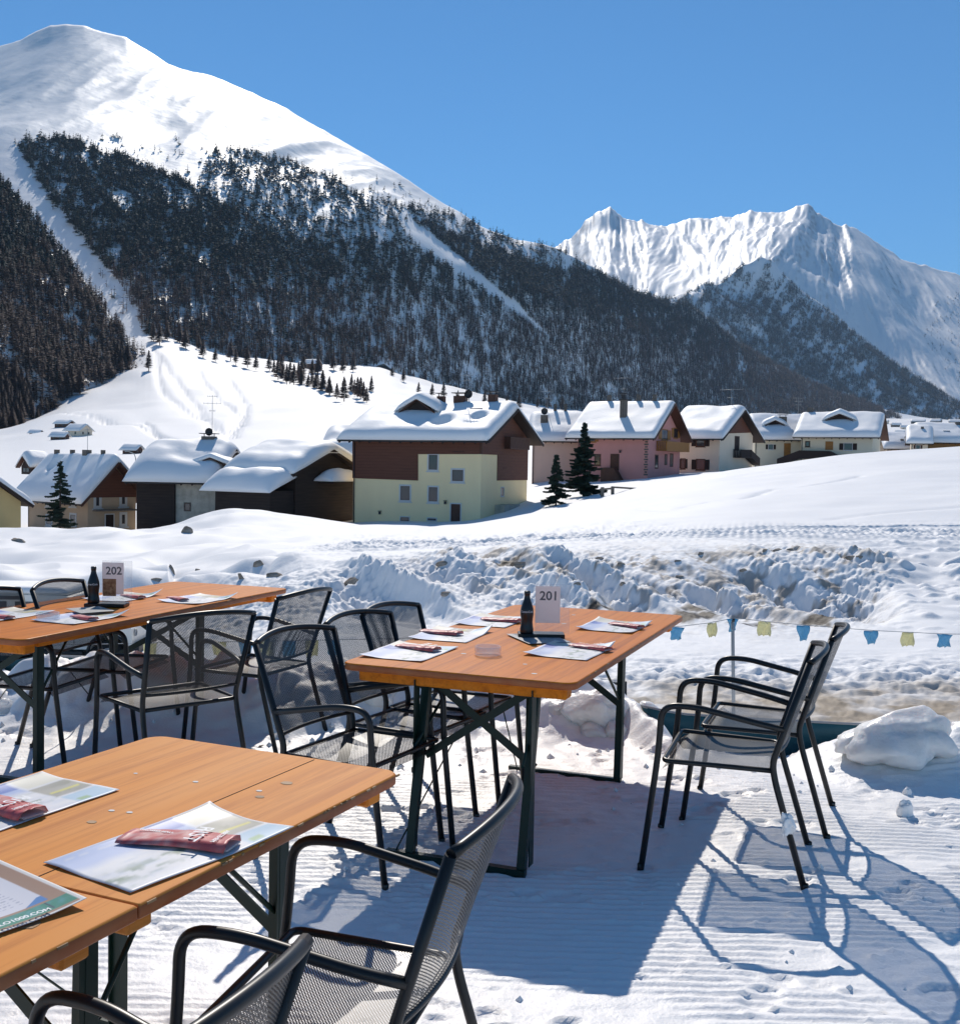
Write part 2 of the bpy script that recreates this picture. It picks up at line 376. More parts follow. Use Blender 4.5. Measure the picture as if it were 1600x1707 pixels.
for _i, _X in enumerate(_cx):
    ds = [t[0] for t in COLS[_X]]; zs = [t[2] if t[1] == 'z' else W(_X, t[1], t[0]).z for t in COLS[_X]]
    k = np.interp(_dd, ds, zs, right=zs[-1] + 0)
    w = 9; kk = np.convolve(np.pad(k, w//2, mode='edge'), np.ones(w)/w, 'valid')   # soften the knees
    _Z[_i] = kk
_gx = np.arange(-500, 2201, 10.0)
def _mk():
    fi = np.interp(_gx, _cx, np.arange(len(_cx))); i0 = np.clip(fi.astype(int), 0, len(_cx)-2); t = (fi-i0)[:,None]
    g = _Z[i0]*(1-t)+_Z[i0+1]*t
    def sm(sig):
        k = np.exp(-(np.arange(-15,16)*10.0/sig)**2/2); k /= k.sum(); p = np.pad(g, ((15,15),(0,0)), mode='edge')
        return sum(k[j]*p[j:j+len(_gx)] for j in range(31))
    w = sstep(60, 110, _dd)[None,:]
    return sm(42)*(1-w) + sm(22)*w
_GZ = _mk()
def base_z(X, d):
    X, d = np.broadcast_arrays(np.asarray(X, float), np.asarray(d, float))
    fi = np.clip((X+500)/10.0, 0, len(_gx)-1.001); i0 = fi.astype(int); t = fi-i0
    fd = np.interp(d, _dd, np.arange(len(_dd))); j0 = np.clip(fd.astype(int), 0, len(_dd)-2); s = fd-j0
    a = _GZ[i0,j0]*(1-s)+_GZ[i0,j0+1]*s; b = _GZ[i0+1,j0]*(1-s)+_GZ[i0+1,j0+1]*s
    return a*(1-t)+b*t
def base_z_old(X, d):
    X, d = np.broadcast_arrays(np.asarray(X, float), np.asarray(d, float))
    fi = np.interp(X, _cx, np.arange(len(_cx))); i0 = np.clip(fi.astype(int), 0, len(_cx)-2); t = fi-i0; t = t*t*(3-2*t)
    fd = np.interp(d, _dd, np.arange(len(_dd))); j0 = np.clip(fd.astype(int), 0, len(_dd)-2); s = fd-j0
    a = _Z[i0,j0]*(1-s)+_Z[i0,j0+1]*s; b = _Z[i0+1,j0]*(1-s)+_Z[i0+1,j0+1]*s
    return a*(1-t)+b*t
def groundfield(x, d):
    """height and colour of the ground at x, d"""
    X = 800 + x/d*F
    z = base_z(X, d)
    # ploughed rubble bank on the right, drifts on the left
    rb = sstep(470, 620, X)*(1-sstep(1400, 1560, X+noise(d*.5,x*.5,191)*40))
    face = np.exp(-((d-np.interp(X,[500,900,1500],[28.5,28.8,30]))/4.0)**2)
    bl = rb*face
    lump = (1-np.minimum(worley(x/1.05+fbm(x*.9,d*.9,2,8)*.7, d/1.05+fbm(x*.9+9,d*.9,2,18)*.6, 2),1))*.24*(.35+sstep(-.5,.6,fbm(x*.35,d*.35,2,19))) + (1-np.minimum(worley(x/.40+fbm(x*2,d*2,2,6)*.5, d/.40, 3),1))*.16*(.3+sstep(-.3,.5,fbm(x*.8,d*.8,2,7))) + (1-np.minimum(worley(x/.17, d/.17, 4),1))*.09 + fbm(x*4, d*4, 3, 9)*.09
    gul = ridged(x*.27+d*.14, d*.05, 2, 14)-.95 + .25*ridged(x*.8+d*.4, d*.15, 2, 15)-.22
    z = z + bl*((lump-.24)*(.35+.75*sstep(-.5,.4,fbm(x*.22+5,d*.3,2,16))) + gul*1.0)
    pl = np.exp(-((d-29)/3.5)**2)*np.exp(-((X-420)/150)**2)*(X>0)
    z = z + pl*(lump-.3)*.7
    # smooth wind drifts to the left
    dl = (1-sstep(420, 560, X))*sstep(30, 36, d)*(1-sstep(72,85,d))
    z = z + dl*(fbm(x*.16, d*.13, 3, 21)*.42 + (ridged(x*.22+d*.1, d*.09, 2, 23)-1)*.22*sstep(44,40,d))
    pil = sstep(190,250,X)*(1-sstep(470,560,X))*np.exp(-((d-34.2)/2.1)**2)
    z = z + pil*((1-np.minimum(worley(x/1.9+fbm(x*.4,d*.4,2,26)*.4, d/1.7, 27),1)**1.3)*.85-.45)
    z = z + sstep(130,200,X)*(1-sstep(280,292,X))*np.exp(-((d-35.5)/1.6)**2)*.35
    mid = sstep(33,40,d)*(1-sstep(80,110,d))
    z = z + mid*fbm(x*.1, d*.12, 3, 31)*.16 + sstep(120,500,d)*fbm(x*.006, d*.006, 4, 37)*5*sstep(300,900,d)
    z = z + sstep(1420,1520,X)*np.exp(-((d-31)/6)**2)*(fbm(x*.45,d*.5,3,193)*.22 + np.maximum(fbm(x*1.3,d*1.6,2,194)-.2,0)*.25)
    # vehicle tracks across the top of the bank
    tr = sstep(450,600,X)*np.exp(-((d-40.5)/4.2)**2)
    wob = noise(x*.05, x*0, 41)*1.3
    ph = (d+wob-.02*x)
    z = z + tr*(np.abs(((ph/1.15)%1)-.5)-.25)*.42*(.5+sstep(-.3,.3,noise(x*.08,d*.6,42))) + tr*fbm(x*1.8, d*1.8, 3, 43)*.07 + tr*.03*np.sin(x*22)*(np.abs(((ph/1.15)%1)-.5)>.3)
    chur = sstep(480,620,X)*(1-sstep(980,1150,X))*np.exp(-((d-47)/9)**2)
    z = z + chur*fbm(x*1.1, d*1.1, 4, 44)*.14
    # snow by the road: ruts and crumbs
    rd = sstep(600,800,X)*np.exp(-((d-19.6)/1.5)**2)
    z = z + rd*(fbm(x*2.2, d*3.5, 3, 51)*.10 + (np.abs(((d*.9+noise(x*.1,x*0,52)*.5)%1)-.5))*.10)
    z = z + (d<19)*fbm(x*3, d*3, 3, 53)*.03
    # colour
    c = np.ones(np.shape(z)+(3,))*np.array((.85,.845,.84))
    n1 = fbm(x*1.3, d*1.3, 4, 61); n2 = fbm(x*.5+3, d*.5, 3, 63)
    n3 = fbm(x*5, d*5, 2, 66)
    dirt = np.clip((n1*.8+n2*.8+n3*.45-.12+.22*np.exp(-((X-1250)/150)**2))*2.4, 0, 1)*bl*sstep(640, 980, X)*.8
    top = np.clip((n1+n3*.6-.10)*3, 0, 1)*rb*np.exp(-((d-32.3)/1.1)**2)*.8*sstep(640,760,X)
    dirt = np.maximum(dirt, top)
    dirt = np.maximum(dirt, np.clip((n1+n3*.5-.25)*3,0,1)*np.exp(-((d-29)/3)**2)*np.exp(-((X-330)/130)**2)*.5)
    sand = sstep(560,800,X)*np.exp(-((d-17.3)/1.9)**4)*np.clip(.75+n1*.6+n2*.3, 0, 1)*.9
    soil = np.zeros_like(z)
    for (px, dd_, rx, ry) in ((1150,25.6,1.1,.45),(1262,25.1,.75,.25),(1387,26.2,.8,.35),(1180,26.1,.5,.25),(1345,25.6,.5,.15),(1000,26,.6,.2),(830,30.5,.5,.2)):
        cx = (px-800)/F*dd_
        soil = np.maximum(soil, np.clip(1.35-np.hypot((x-cx)/rx, (d-dd_)/ry)+n1*1.0+n3*.5, 0, 1))
    c = c*(1-dirt[...,None]) + dirt[...,None]*np.array((.25,.20,.145))
    c = c*(1-sand[...,None]) + sand[...,None]*np.array((.30,.225,.14))
    c = c*(1-soil[...,None]) + soil[...,None]*np.array((.045,.038,.032))
    yl = np.clip(1-np.hypot((X-243)/14, (d-27.5)/1.0), 0, 1)[...,None]
    c = c*(1-yl*.6) + yl*.6*np.array((.75,.70,.30))
    # trodden paths and ski lines
    for pts, wd, dp in PATHS:
        dist = np.full(z.shape, 1e9)
        for (ax, ay), (bx, by) in zip(pts[:-1], pts[1:]):
            vx, vy = bx-ax, by-ay; L2 = vx*vx+vy*vy
            t = np.clip(((x-ax)*vx+(d-ay)*vy)/L2, 0, 1)
            dist = np.minimum(dist, np.hypot(x-ax-t*vx, d-ay-t*vy))
        g = np.exp(-(dist/wd)**2); z = z - g*dp*(1+.5*noise(x*1.2, d*1.2, 71))
    return z, c
def _pt(px, py):                                 # where a ray through a photo pixel meets the ground sheet
    ds = np.concatenate([np.arange(14,110,.1), np.geomspace(110,6000,2000)])
    P = Wn(np.full(len(ds), px), np.full(len(ds), py), ds)
    g = base_z(800+P[:,0]/ds*F, ds); k = np.argmax(P[:,2] <= g)
    if not (P[k,2] <= g[k]): k = len(ds)-1
    return P[k]
PATHS = []
for line, wd, dp in (([(1000,856),(1060,850),(1110,850),(1180,838),(1240,833),(1290,815),(1340,812),(1430,794)], .35, .10),
                     ([(720,870),(715,885),(700,900)], .8, .12),
                     ([(880,892),(1000,884),(1130,874)], .25, .07), ([(1380,861),(1480,853),(1620,846)], .25, .08),
                     ([(90,690),(160,700),(230,712),(290,735),(350,742)], 2.2, 1.0), ([(150,705),(240,703),(270,730)], 2.0, .9),
                     ([(250,575),(300,640),(330,680),(370,720)], 4, 1.2), ([(280,590),(330,620),(400,690),(380,730)], 3.5, 1.2),
                     ([(320,600),(380,630),(410,670),(400,710)], 3.5, 1.1), ([(260,600),(270,650),(340,700)], 3.5, 1.0)):
    PATHS.append(([tuple(_pt(*p)[:2]) for p in line], wd, dp))
_X = np.concatenate([np.arange(-500,-20,12), np.arange(-20,1620,2.0), np.arange(1620,2200,12)])
_X = np.concatenate([-500-np.geomspace(30,3300,26)[::-1], _X, 2200+np.geomspace(30,3300,26)])
XX, DD = np.meshgrid(_X, _dd); xx = (XX-800)/F*DD
gz, gc = groundfield(xx, DD)
g_obj = grid_obj('snow_ground', np.stack([xx, DD, gz], -1), 'snow', gc)
tag(g_obj, kind='structure')
_sx, _sy = np.meshgrid(np.linspace(-2500,2500,120), -np.geomspace(.5,2500,60)[::-1])
_sy = np.concatenate([_sy, np.full((1,120), 8.2)]); _sx = np.concatenate([_sx, _sx[:1]])
_sz = -3.1 + fbm(_sx*.01, _sy*.01, 3, 200)*2*sstep(20, 200, np.abs(_sy))
tag(grid_obj('snow_field', np.stack([_sx,_sy,_sz],-1), 'snow', np.ones(_sx.shape+(3,))*.87), kind='structure')
def hit(px, py, d0=15, d1=110):                     # ray against the finished ground
    ds = np.arange(d0, d1, .06); P = Wn(np.full(len(ds), px), np.full(len(ds), py), ds)
    g, _ = groundfield(P[:,0][None,:], ds[None,:]); k = np.argmax(P[:,2] <= g[0]); return P[k]
def gz_at(x, d):
    z, _ = groundfield(np.array([[float(x)]]), np.array([[float(d)]])); return float(z[0,0])
# ================================================================ terrace sheet with its rear snow berm
def edge_y(x): return np.interp(x, [.85,1.15], [7.15,6.30])
def berm_y(x): return edge_y(x)-.40 + .06*np.sin(x*1.3)
BH = ([-9,-4,-2.9,-2.3,-1.9,-1.0,-.2,.6,.95,1.15,1.7,1.95,2.4,3.2,9],[.22,.24,.20,.28,.24,.30,.28,.27,.15,.0,-.05,.05,.14,.18,.2])
_ty = np.concatenate([np.arange(-14,1.2,.12), np.arange(1.2,6.0,.0105), np.arange(6.0,7.4,.018), np.arange(7.4,9.2,.08)])
_tx = np.concatenate([np.arange(-12,-3.6,.1), np.arange(-3.6,3.6,.02), np.arange(3.6,12,.1)])
def terrace(x, y):
    h = np.interp(x, *BH)
    b = np.exp(-((y-berm_y(x)+.0)/.36)**2)
    rub = (1-np.minimum(worley(x/.20+fbm(x*3,y*3,2,70)*.5, y/.20, 5),1))*.10*(.4+sstep(-.4,.5,fbm(x*1.7,y*1.7,2,72))) + (1-np.minimum(worley(x/.09, y/.09, 6),1))*.035 + fbm(x*6,y*6,3,7)*.02
    skirt = sstep(5.4,6.2,y)
    z = h*b + rub*np.clip(b*1.0+skirt*.16,0,1)*np.clip(h*3.2+.15,0,1)
    z = z + fbm(x*.5, y*.5, 2, 11)*.012
    # corduroy left by the groomer, broken where people have walked
    ang = .03; ph = (y + x*ang + noise(x*.35, y*.2, 12)*.03)/.046
    tram = sstep(-.35, .25, fbm(x*.9, y*1.4, 3, 13)+.12)
    cor = (.5-.5*np.cos(2*math.pi*ph))**.8
    cor2 = sstep(5.9,5.5,y)
    z = z + cor*.0105*tram*cor2 + fbm(x*9, y*12, 3, 15)*.0042*(1.35-tram*.7) - .004
    z = z + np.maximum(fbm(x*22, y*22, 2, 17)-.55, 0)*.02
    e = edge_y(x); z = z - sstep(e, e+1.3, y)*3.4 - sstep(e-.15,e+.15,y)*.15
    m = (y > 1.9) & (y < 6.3) & (np.abs(x) < 3.6)
    if np.ndim(z) == 2:
        rr = random.Random(77)
        for _ in range(230):
            px_, py_, a = rr.uniform(-3.3,3.4), rr.uniform(2.0,6.2), rr.uniform(0,3.1416); dp = rr.uniform(.004,.013)
            for tr_ in (0, 1):                          # boot print: sole, then heel
                cx = px_+tr_*math.cos(a)*.14; cy = py_+tr_*math.sin(a)*.14; rl, rw = (.085,.05) if not tr_ else (.045,.042)
                i0, i1 = np.searchsorted(_ty, (cy-.16, cy+.16)); j0, j1 = np.searchsorted(_tx, (cx-.16, cx+.16))
                X_, Y_ = x[i0:i1,j0:j1]-cx, y[i0:i1,j0:j1]-cy; u_ = X_*math.cos(a)+Y_*math.sin(a); v_ = -X_*math.sin(a)+Y_*math.cos(a)
                q = (u_/rl)**2+(v_/rw)**2; z[i0:i1,j0:j1] += -dp*sstep(1.15,.8,q) + dp*.45*np.exp(-((q-1.5)/.45)**2) + sstep(1.1,.8,q)*.0015*np.sin(u_*300)
    return z
TX, TY = np.meshgrid(_tx, _ty); TZ = terrace(TX, TY)
_tc = np.ones(TX.shape+(3,))*np.array((.89,.88,.87))
_d = np.clip(fbm(TX*1.1, TY*1.1, 4, 19)-.1, 0, 1)[...,None]*.25
_tc = _tc*(1-_d) + _d*np.array((.70,.68,.65))
_sp = (fbm(TX*40, TY*40, 1, 20) > .93)[...,None]*.5
_tc = _tc*(1-_sp) + _sp*np.array((.30,.27,.25))
tag(grid_obj('snow_terrace', np.stack([TX,TY,TZ],-1), 'groomed_snow', _tc), kind='structure')
# ================================================================ mountains
def poly(pts, X): return np.interp(X, [p[0] for p in pts], [p[1] for p in pts])
def mountain(name, X0, X1, step, rows, nr, disp, rock=1.15):
    """rows: list of (y polyline, D polyline) from foot to crest; returns sampler"""
    Xs = np.arange(X0, X1+step, step); Yr = np.stack([poly(r[0], Xs) for r in rows]); Dr = np.stack([np.convolve(np.pad(poly(r[1], Xs), 20, mode='edge'), np.ones(41)/41, 'valid') for r in rows])
    Pr = Wn(Xs[None,:], Yr, Dr)                      # rows x cols x 3
    t = np.linspace(0, len(rows)-1, nr); i0 = np.clip(t.astype(int), 0, len(rows)-2); s = (t-i0)[:,None,None]
    P = Pr[i0]*(1-s) + Pr[i0+1]*s
    k = max(3, nr//18)|1; pad = np.pad(P, ((k//2,k//2),(0,0),(0,0)), mode='edge')
    Q = sum(pad[j:j+P.shape[0]] for j in range(k))/k; Q[0], Q[-1] = P[0], P[-1]; P = Q
    sg = 55/step; kk = np.exp(-(np.arange(-int(3*sg),int(3*sg)+1)/sg)**2/2); kk /= kk.sum(); hw = len(kk)//2
    pd = np.pad(P[...,2], ((0,0),(hw,hw)), mode='edge'); Zs = np.stack([np.convolve(r_, kk, 'valid') for r_ in pd])
    wz = np.clip((1-np.linspace(0,1,nr))*9, 0, 1)[:,None]*np.clip(np.linspace(0,1,nr)*6,0,1)[:,None]; wz = wz*wz*(3-2*wz)
    P[...,2] = P[...,2]*(1-wz) + Zs*wz
    tt = np.linspace(0,1,nr)[:,None]*np.ones((1,len(Xs)))
    Xg = np.ones((nr,1))*Xs[None,:]
    P[...,2] += disp(P[...,0], P[...,1], tt, Xg)
    # rear slope, falling away behind the crest
    back = []
    for q in (1,2,3,4,5):
        B = P[-1].copy(); B[:,1] += q*180; B[:,0] *= B[:,1]/P[-1][:,1]; B[:,2] -= q*120 - 30*(q==1); back.append(B)
    P2 = np.concatenate([P, np.stack(back)])
    c = np.ones(P2.shape[:2]+(3,))*np.array((.84,.84,.84))
    sl = np.gradient(P2[...,2], axis=1)/(np.gradient(P2[...,0], axis=1)+1e-6)
    rk = np.clip((np.abs(sl)-rock)*1.6, 0, .75)*np.clip(fbm(P2[...,0]*.02, P2[...,2]*.02, 3, 77)+.5, 0, 1)
    c = c*(1-rk[...,None]) + rk[...,None]*np.array((.16,.15,.15))
    o = grid_obj(name, P2, 'mountain_snow', c); tag(o, kind='structure')
    return P, Xs
def proj(P):                                        # world -> photo pixels
    v = P - np.array((0,0,H)); zf = v@FW
    return 800 + (v@RT)/zf*F, 853.5 - (v@UP)/zf*F
# -- left wooded spur (nearest)
A_base = [(-500,745),(-200,740),(0,730),(70,706),(105,678),(140,650),(215,624),(240,644),(262,658)]
A_top = [(-500,0),(-250,120),(-100,215),(0,300),(50,355),(100,418),(150,478),(190,535),(212,588),(225,604),(240,624),(262,642)]
def dA(x, y, t, X):
    e = np.sin(math.pi*np.clip(t,0,1))**.6
    return e*fbm(x*.008, y*.008, 4, 81)*16*(1-sstep(180,240,X))
PA, XA = mountain('mountain_spur', -500, 262, 6, [(A_base, [(-500,700),(0,740),(105,900),(140,990),(215,1085),(262,1130)]), (A_top, [(-500,1700),(0,1380),(150,1260),(215,1140),(262,1140)])], 60, dA)
# -- main left mountain
B_top = [(-500,190),(-300,150),(-100,95),(0,75),(35,66),(60,52),(85,43),(110,40),(140,44),(170,53),(210,63),(250,88),(280,108),(305,117),(350,128),(400,150),(480,185),(560,230),(640,275),(720,325),(800,375),(860,398),(925,412),(960,428),(1000,452),(1060,490),(1110,502),(1150,508),(1180,530),(1230,575),(1300,615),(1400,660),(1520,697),(1700,706)]
B_mid = [(-500,300),(0,215),(130,240),(300,290),(370,262),(450,300),(560,350),(640,370),(700,400),(800,450),(925,500),(1000,530),(1100,570),(1200,610),(1300,650),(1400,675),(1520,700),(1700,708)]
B_foot = [(-500,640),(0,655),(150,625),(200,600),(240,578),(300,588),(400,610),(480,616),(600,618),(640,606),(700,650),(800,668),(1000,694),(1300,700),(1520,704),(1700,712)]
def dB(x, y, t, X):
    yy = 400*(1-t)                                   # fall lines run down to the right
    a = np.clip(1.02-t, 0, 1)**.35*np.clip(t*8, 0, 1)
    s1 = ridged(x*.0017 - y*.0004, y*.0006+x*.0004, 3, 91) - 1.0
    s2 = ridged(x*.006 - y*.0012, y*.0014+x*.001, 3, 93) - 1.0
    s3 = fbm(x*.012, y*.008, 4, 95)
    s0 = fbm(x*.0019 - y*.0004, y*.0012+x*.0004, 2, 97)
    up_ = sstep(.45,.7,t)
    am = np.interp(X, [0,900,1200,1500,1700],[1,1,.7,.25,.1])
    return am*a*(s0*24*(.3+.7*up_) + s1*15*up_ + s2*15*(.35+.65*up_) + s3*2.2)
PB, XB = mountain('mountain_main', -500, 1700, 3, [
  (B_foot, [(-500,1400),(0,1300),(240,1300),(400,1440),(480,1530),(640,1830),(800,2200),(1000,2800),(1300,4000),(1700,5600)]),
  (B_mid,  [(-500,2000),(0,2050),(370,2150),(640,2350),(925,2800),(1100,3500),(1300,4500),(1700,5900)]),
  (B_top,  [(-500,3300),(0,3200),(300,3000),(640,3000),(925,3200),(1100,3900),(1300,4900),(1700,6200)])], 170, dB)
# -- forested spur of the far massif, and the far massif itself
C2_top = [(980,560),(1040,530),(1100,512),(1150,492),(1200,462),(1240,438),(1262,430),(1285,440),(1330,480),(1370,512),(1420,548),(1480,592),(1540,634),(1600,676),(1680,704)]
C2_foot = [(980,690),(1200,690),(1300,696),(1500,700),(1600,706),(1680,708)]
def dC2(x, y, t, X):
    a = np.clip(1.05-t,0,1)**.3*np.clip(t*8,0,1)*np.clip((1680-X)/400,0,1)
    return a*((ridged(x*.0016+y*.0006, y*.0007, 3, 101)-1)*120 + fbm(x*.008, y*.006, 3, 103)*22)
PC2, XC2 = mountain('mountain_far_spur', 980, 1680, 3, [(C2_foot, [(980,5200),(1680,6000)]), (C2_top, [(980,5900),(1260,7000),(1500,6700),(1680,6200)])], 110, dC2)
C_top = [(780,470),(850,445),(925,408),(950,388),(975,368),(1000,352),(1018,344),(1035,352),(1060,364),(1085,373),(1105,376),(1128,366),(1150,356),(1180,357),(1205,351),(1235,349),(1250,345),(1275,352),(1300,352),(1320,344),(1345,339),(1362,348),(1385,360),(1410,372),(1440,390),(1470,410),(1500,430),(1520,432),(1545,440),(1600,456),(1700,490),(1900,540),(2200,580)]
C_mid = [(780,560),(925,520),(1000,450),(1100,480),(1200,440),(1265,425),(1345,430),(1400,470),(1500,540),(1600,560),(1900,600),(2200,640)]
C_foot = [(780,705),(1200,700),(1600,704),(1900,700),(2200,700)]
def dC(x, y, t, X):
    a = np.clip(1.03-t,0,1)**.25*np.clip(t*8,0,1)
    K = np.interp(X, [780,925,1018,1080,1180,1345,1420,2200],[-150,-120,10,150,-120,-60,200,300])
    u = X + t*K + 16*fbm(x*.0016, y*.0009, 3, 119)*(1-.5*t)
    s0 = ridged(u/210.0+.3, t*.7, 1, 121)-.6
    s1 = ridged(u/95.0, t*1.3, 2, 111)-1.0
    s2 = ridged(u/34.0+3, t*3.2+u*.004, 3, 113)-1.1
    s3 = ridged(u/11.0, t*8.0+u*.01, 3, 117)-1.1
    up_ = .45+.55*sstep(.35,.8,t)
    w = np.where(X < 1345, 1, .75)
    return a*(s0*110 + s1*58*up_ + s2*20*up_*w + s3*11*w + 50*fbm(x*.0012,y*.0012,2,120)) + sstep(.9,1,t)*np.where(X<1290,1,.3)*fbm(x*.012, y*0, 4, 115)*14
PC, XC = mountain('mountain_far', 780, 2200, 2.5, [(C_foot, [(780,6500),(2200,6800)]), (C_mid, [(780,8600),(1265,7900),(1500,8000),(2200,8200)]), (C_top, [(780,10000),(1100,10500),(1345,9600),(1600,9600),(2200,9600)])], 220, dC, .62)
# ================================================================ woods
def tree_template(rng, n, larch):
    """cone of ragged branch faces, unit height; returns verts (n*3,3)"""
    vs = []
    lay = max(4, int(n/7))
    for i in range(n):
        h = rng.random()**.85*.93 + .05
        if larch: h = .12 + .86*rng.random()**.8
        rad = (1-h)*(.20 if not larch else .17)*(0.75+.5*rng.random()) + .012
        a = rng.random()*2*math.pi; w = (.35 if not larch else .22)*rad*(1.1+rng.random()) + .006
        c, s = math.cos(a), math.sin(a); dz = .05+.06*rng.random()
        if larch: dz = -.01; 
        tip = (c*rad, s*rad, h-dz*.7 if not larch else h+.015)
        b1 = (-s*w*.6+c*rad*.12, c*w*.6+s*rad*.12, h+.035); b2 = (s*w*.6+c*rad*.12, -c*w*.6+s*rad*.12, h+.03-(.05 if not larch else .028))
        vs += [tip, b1, b2]
    for a in (0, 2.1, 4.2):                               # trunk and tip sliver
        w = .013
        vs += [(math.cos(a)*w, math.sin(a)*w, 0), (math.cos(a+2)*w, math.sin(a+2)*w, 0), (0,0,1.0)]
    return np.array(vs)
def cols_for(rng, tpl, larch, k):
    n = len(tpl)//3; base = np.array((.105,.068,.052)) if larch else np.array((.020,.033,.026))
    f = rng.uniform(.6,1.5,(k,1)); g = np.repeat(rng.uniform(.7,1.45,(k,n)), 3, 1)[...,None]
    return base[None,None,:]*f[...,None]*g
def scatter(name, pos, hts, larch, ntri, seed, wide=1.0):
    rng = np.random.default_rng(seed); pr = random.Random(seed)
    V, C = [], []
    for lf in (False, True):
        for var in range(5):
            tpl = tree_template(pr, ntri, lf)
            sel = np.where((larch == lf) & (np.arange(len(pos)) % 5 == var))[0]
            if not len(sel): continue
            a = rng.uniform(0, 2*math.pi, len(sel)); ca, sa = np.cos(a)[:,None], np.sin(a)[:,None]
            h = hts[sel][:,None]; wd = h*wide*rng.uniform(.75,1.3,(len(sel),1))
            x = (tpl[None,:,0]*ca - tpl[None,:,1]*sa)*wd; y = (tpl[None,:,0]*sa + tpl[None,:,1]*ca)*wd; z = tpl[None,:,2]*h
            V.append((np.stack([x,y,z],-1) + pos[sel][:,None,:]).reshape(-1,3)); C.append(cols_for(rng, tpl, lf, len(sel)).reshape(-1,3))
    V = np.concatenate(V); C = np.concatenate(C); n = len(V)//3
    me = bpy.data.meshes.new(name); me.vertices.add(len(V)); me.vertices.foreach_set('co', V.astype(np.float32).reshape(-1))
    me.loops.add(len(V)); me.loops.foreach_set('vertex_index', np.arange(len(V), dtype=np.int32))
    me.polygons.add(n); me.polygons.foreach_set('loop_start', np.arange(0, len(V), 3, dtype=np.int32)); me.update(calc_edges=True)
    setcol(me, C); me.materials.append(MT['wood_far']); o = bpy.data.objects.new(name, me); sc.collection.objects.link(o)
    return o
def inpoly(pts, x, y):
    c = np.zeros(x.shape, bool); j = len(pts)-1
    for i in range(len(pts)):
        xi, yi = pts[i]; xj, yj = pts[j]
        c ^= ((yi > y) != (yj > y)) & (x < (xj-xi)*(y-yi)/(yj-yi+1e-9)+xi); j = i
    return c
rngW = np.random.default_rng(5)
def pick(P, Xs, n, dens, jitter=1):
    """n candidate spots spread evenly over the slope as it faces the valley, kept by density"""
    nr, nc = P.shape[:2]; A = np.linalg.norm(np.cross(P[1:,:-1]-P[:-1,:-1], P[:-1,1:]-P[:-1,:-1]), axis=-1)
    dist = P[:-1,:-1,1]; A = A/dist**1.1; A = A/A.sum()
    k = rngW.choice(A.size, n, p=A.reshape(-1)); i, j = k//(nc-1), k%(nc-1)
    u, v = rngW.random(n)[:,None], rngW.random(n)[:,None]
    Q = (P[i,j]*(1-u)*(1-v)+P[i+1,j]*u*(1-v)+P[i,j+1]*(1-u)*v+P[i+1,j+1]*u*v)
    px, py = proj(Q); keep = rngW.random(n) < dens(px, py, Q); return Q[keep], px[keep], py[keep]
P1 = [(22,235),(110,232),(200,258),(300,300),(400,352),(470,392),(540,402),(640,392),(720,428),(800,480),(925,572),(866,512),(762,424),(690,368),(800,402),(900,446),(960,432),(1060,492),(1150,510),(1240,570),(1400,655),(1500,695),(1000,702),(800,672),(700,655),(640,612),(600,622),(480,622),(400,602),(240,556),(205,480),(165,430),(85,330)]
P2 = [(322,310),(370,245),(450,252),(560,300),(640,338),(720,440),(640,400),(540,405),(470,395),(400,352)]
P3 = [(600,320),(700,350),(760,360),(860,405),(930,415),(1000,455),(900,446),(800,402),(690,360),(640,392)]
def densB(px, py, Q):
    n = fbm(px*.045, py*.022, 3, 121); e = np.zeros(px.shape)
    e = np.where(inpoly(P1, px+n*14, py+n*12), np.clip(.84+n*.75+.2*(px>850), .12, 1), e)
    st = noise(px*.11, py*.02, 122)
    e = np.where(inpoly(P1, px+n*14, py) & (st > .30) & (px < 850), e*.30, e)
    e = np.where(inpoly(P2, px+n*6, py+n*6), np.clip(.26+n*.25, .03, .5), e)
    e = np.where(inpoly(P3, px+n*6, py+n*4), np.clip(.20+n*.25, .02, .4), e)
    e = np.where((e == 0) & inpoly([(0,210),(330,300),(640,330),(930,560),(960,440),(640,290),(300,230)], px, py), .012, e)
    e = np.where((e == 0) & inpoly([(60,320),(240,550),(200,520),(100,350)], px, py), .05, e)
    return e
QB, pxB, pyB = pick(PB, XB, 150000, densB)
larB = rngW.random(len(QB)) < np.clip((pyB - np.interp(pxB,[0,300,600,900,1300],[380,440,470,500,560]))/90 + .30, .06, .92)
hB = np.interp(QB[:,1],[2200,4500],[1,1.45])*rngW.uniform(11,21,len(QB))*np.where(rngW.random(len(QB))<.08,1.25,1)*np.where(pyB < 340, .85, 1.0)
tag(scatter('mountain_forest', QB-np.array((0,0,1.0)), hB, larB, 10, 3, 3.0), 'dark green and brown conifer forest covering the big left mountainside', 'forest', kind='stuff')
def densC2(px, py, Q):
    n = fbm(px*.06+py*.03, py*.03, 3, 131)
    side = np.where(px < 1265, .55, .75)
    return np.clip(side*np.clip((py-np.interp(px,[1050,1265,1680],[500,440,690]))/60+.35,0.1,1)+n*.8-.05, 0, 1)*np.where(px>1560,.7,1)
QC, pxC, pyC = pick(PC2, XC2, 60000, densC2)
def densC(px, py, Q):
    n = fbm(px*.06, py*.03, 3, 133)
    return np.where(inpoly([(1535,560),(1560,500),(1640,470),(2200,560),(2200,700),(1640,690)], px+n*10, py), np.clip(.35+n*.4,0,1), 0)
QD, pxD, pyD = pick(PC, XC, 14000, densC)
QCD = np.concatenate([QC, QD]); 
tag(scatter('distant_forest', QCD, rngW.uniform(17,28,len(QCD)), rngW.random(len(QCD)) < .25, 6, 4, 2.8), 'blue hazed forest on the far mountain spur at the right', 'forest', kind='stuff')
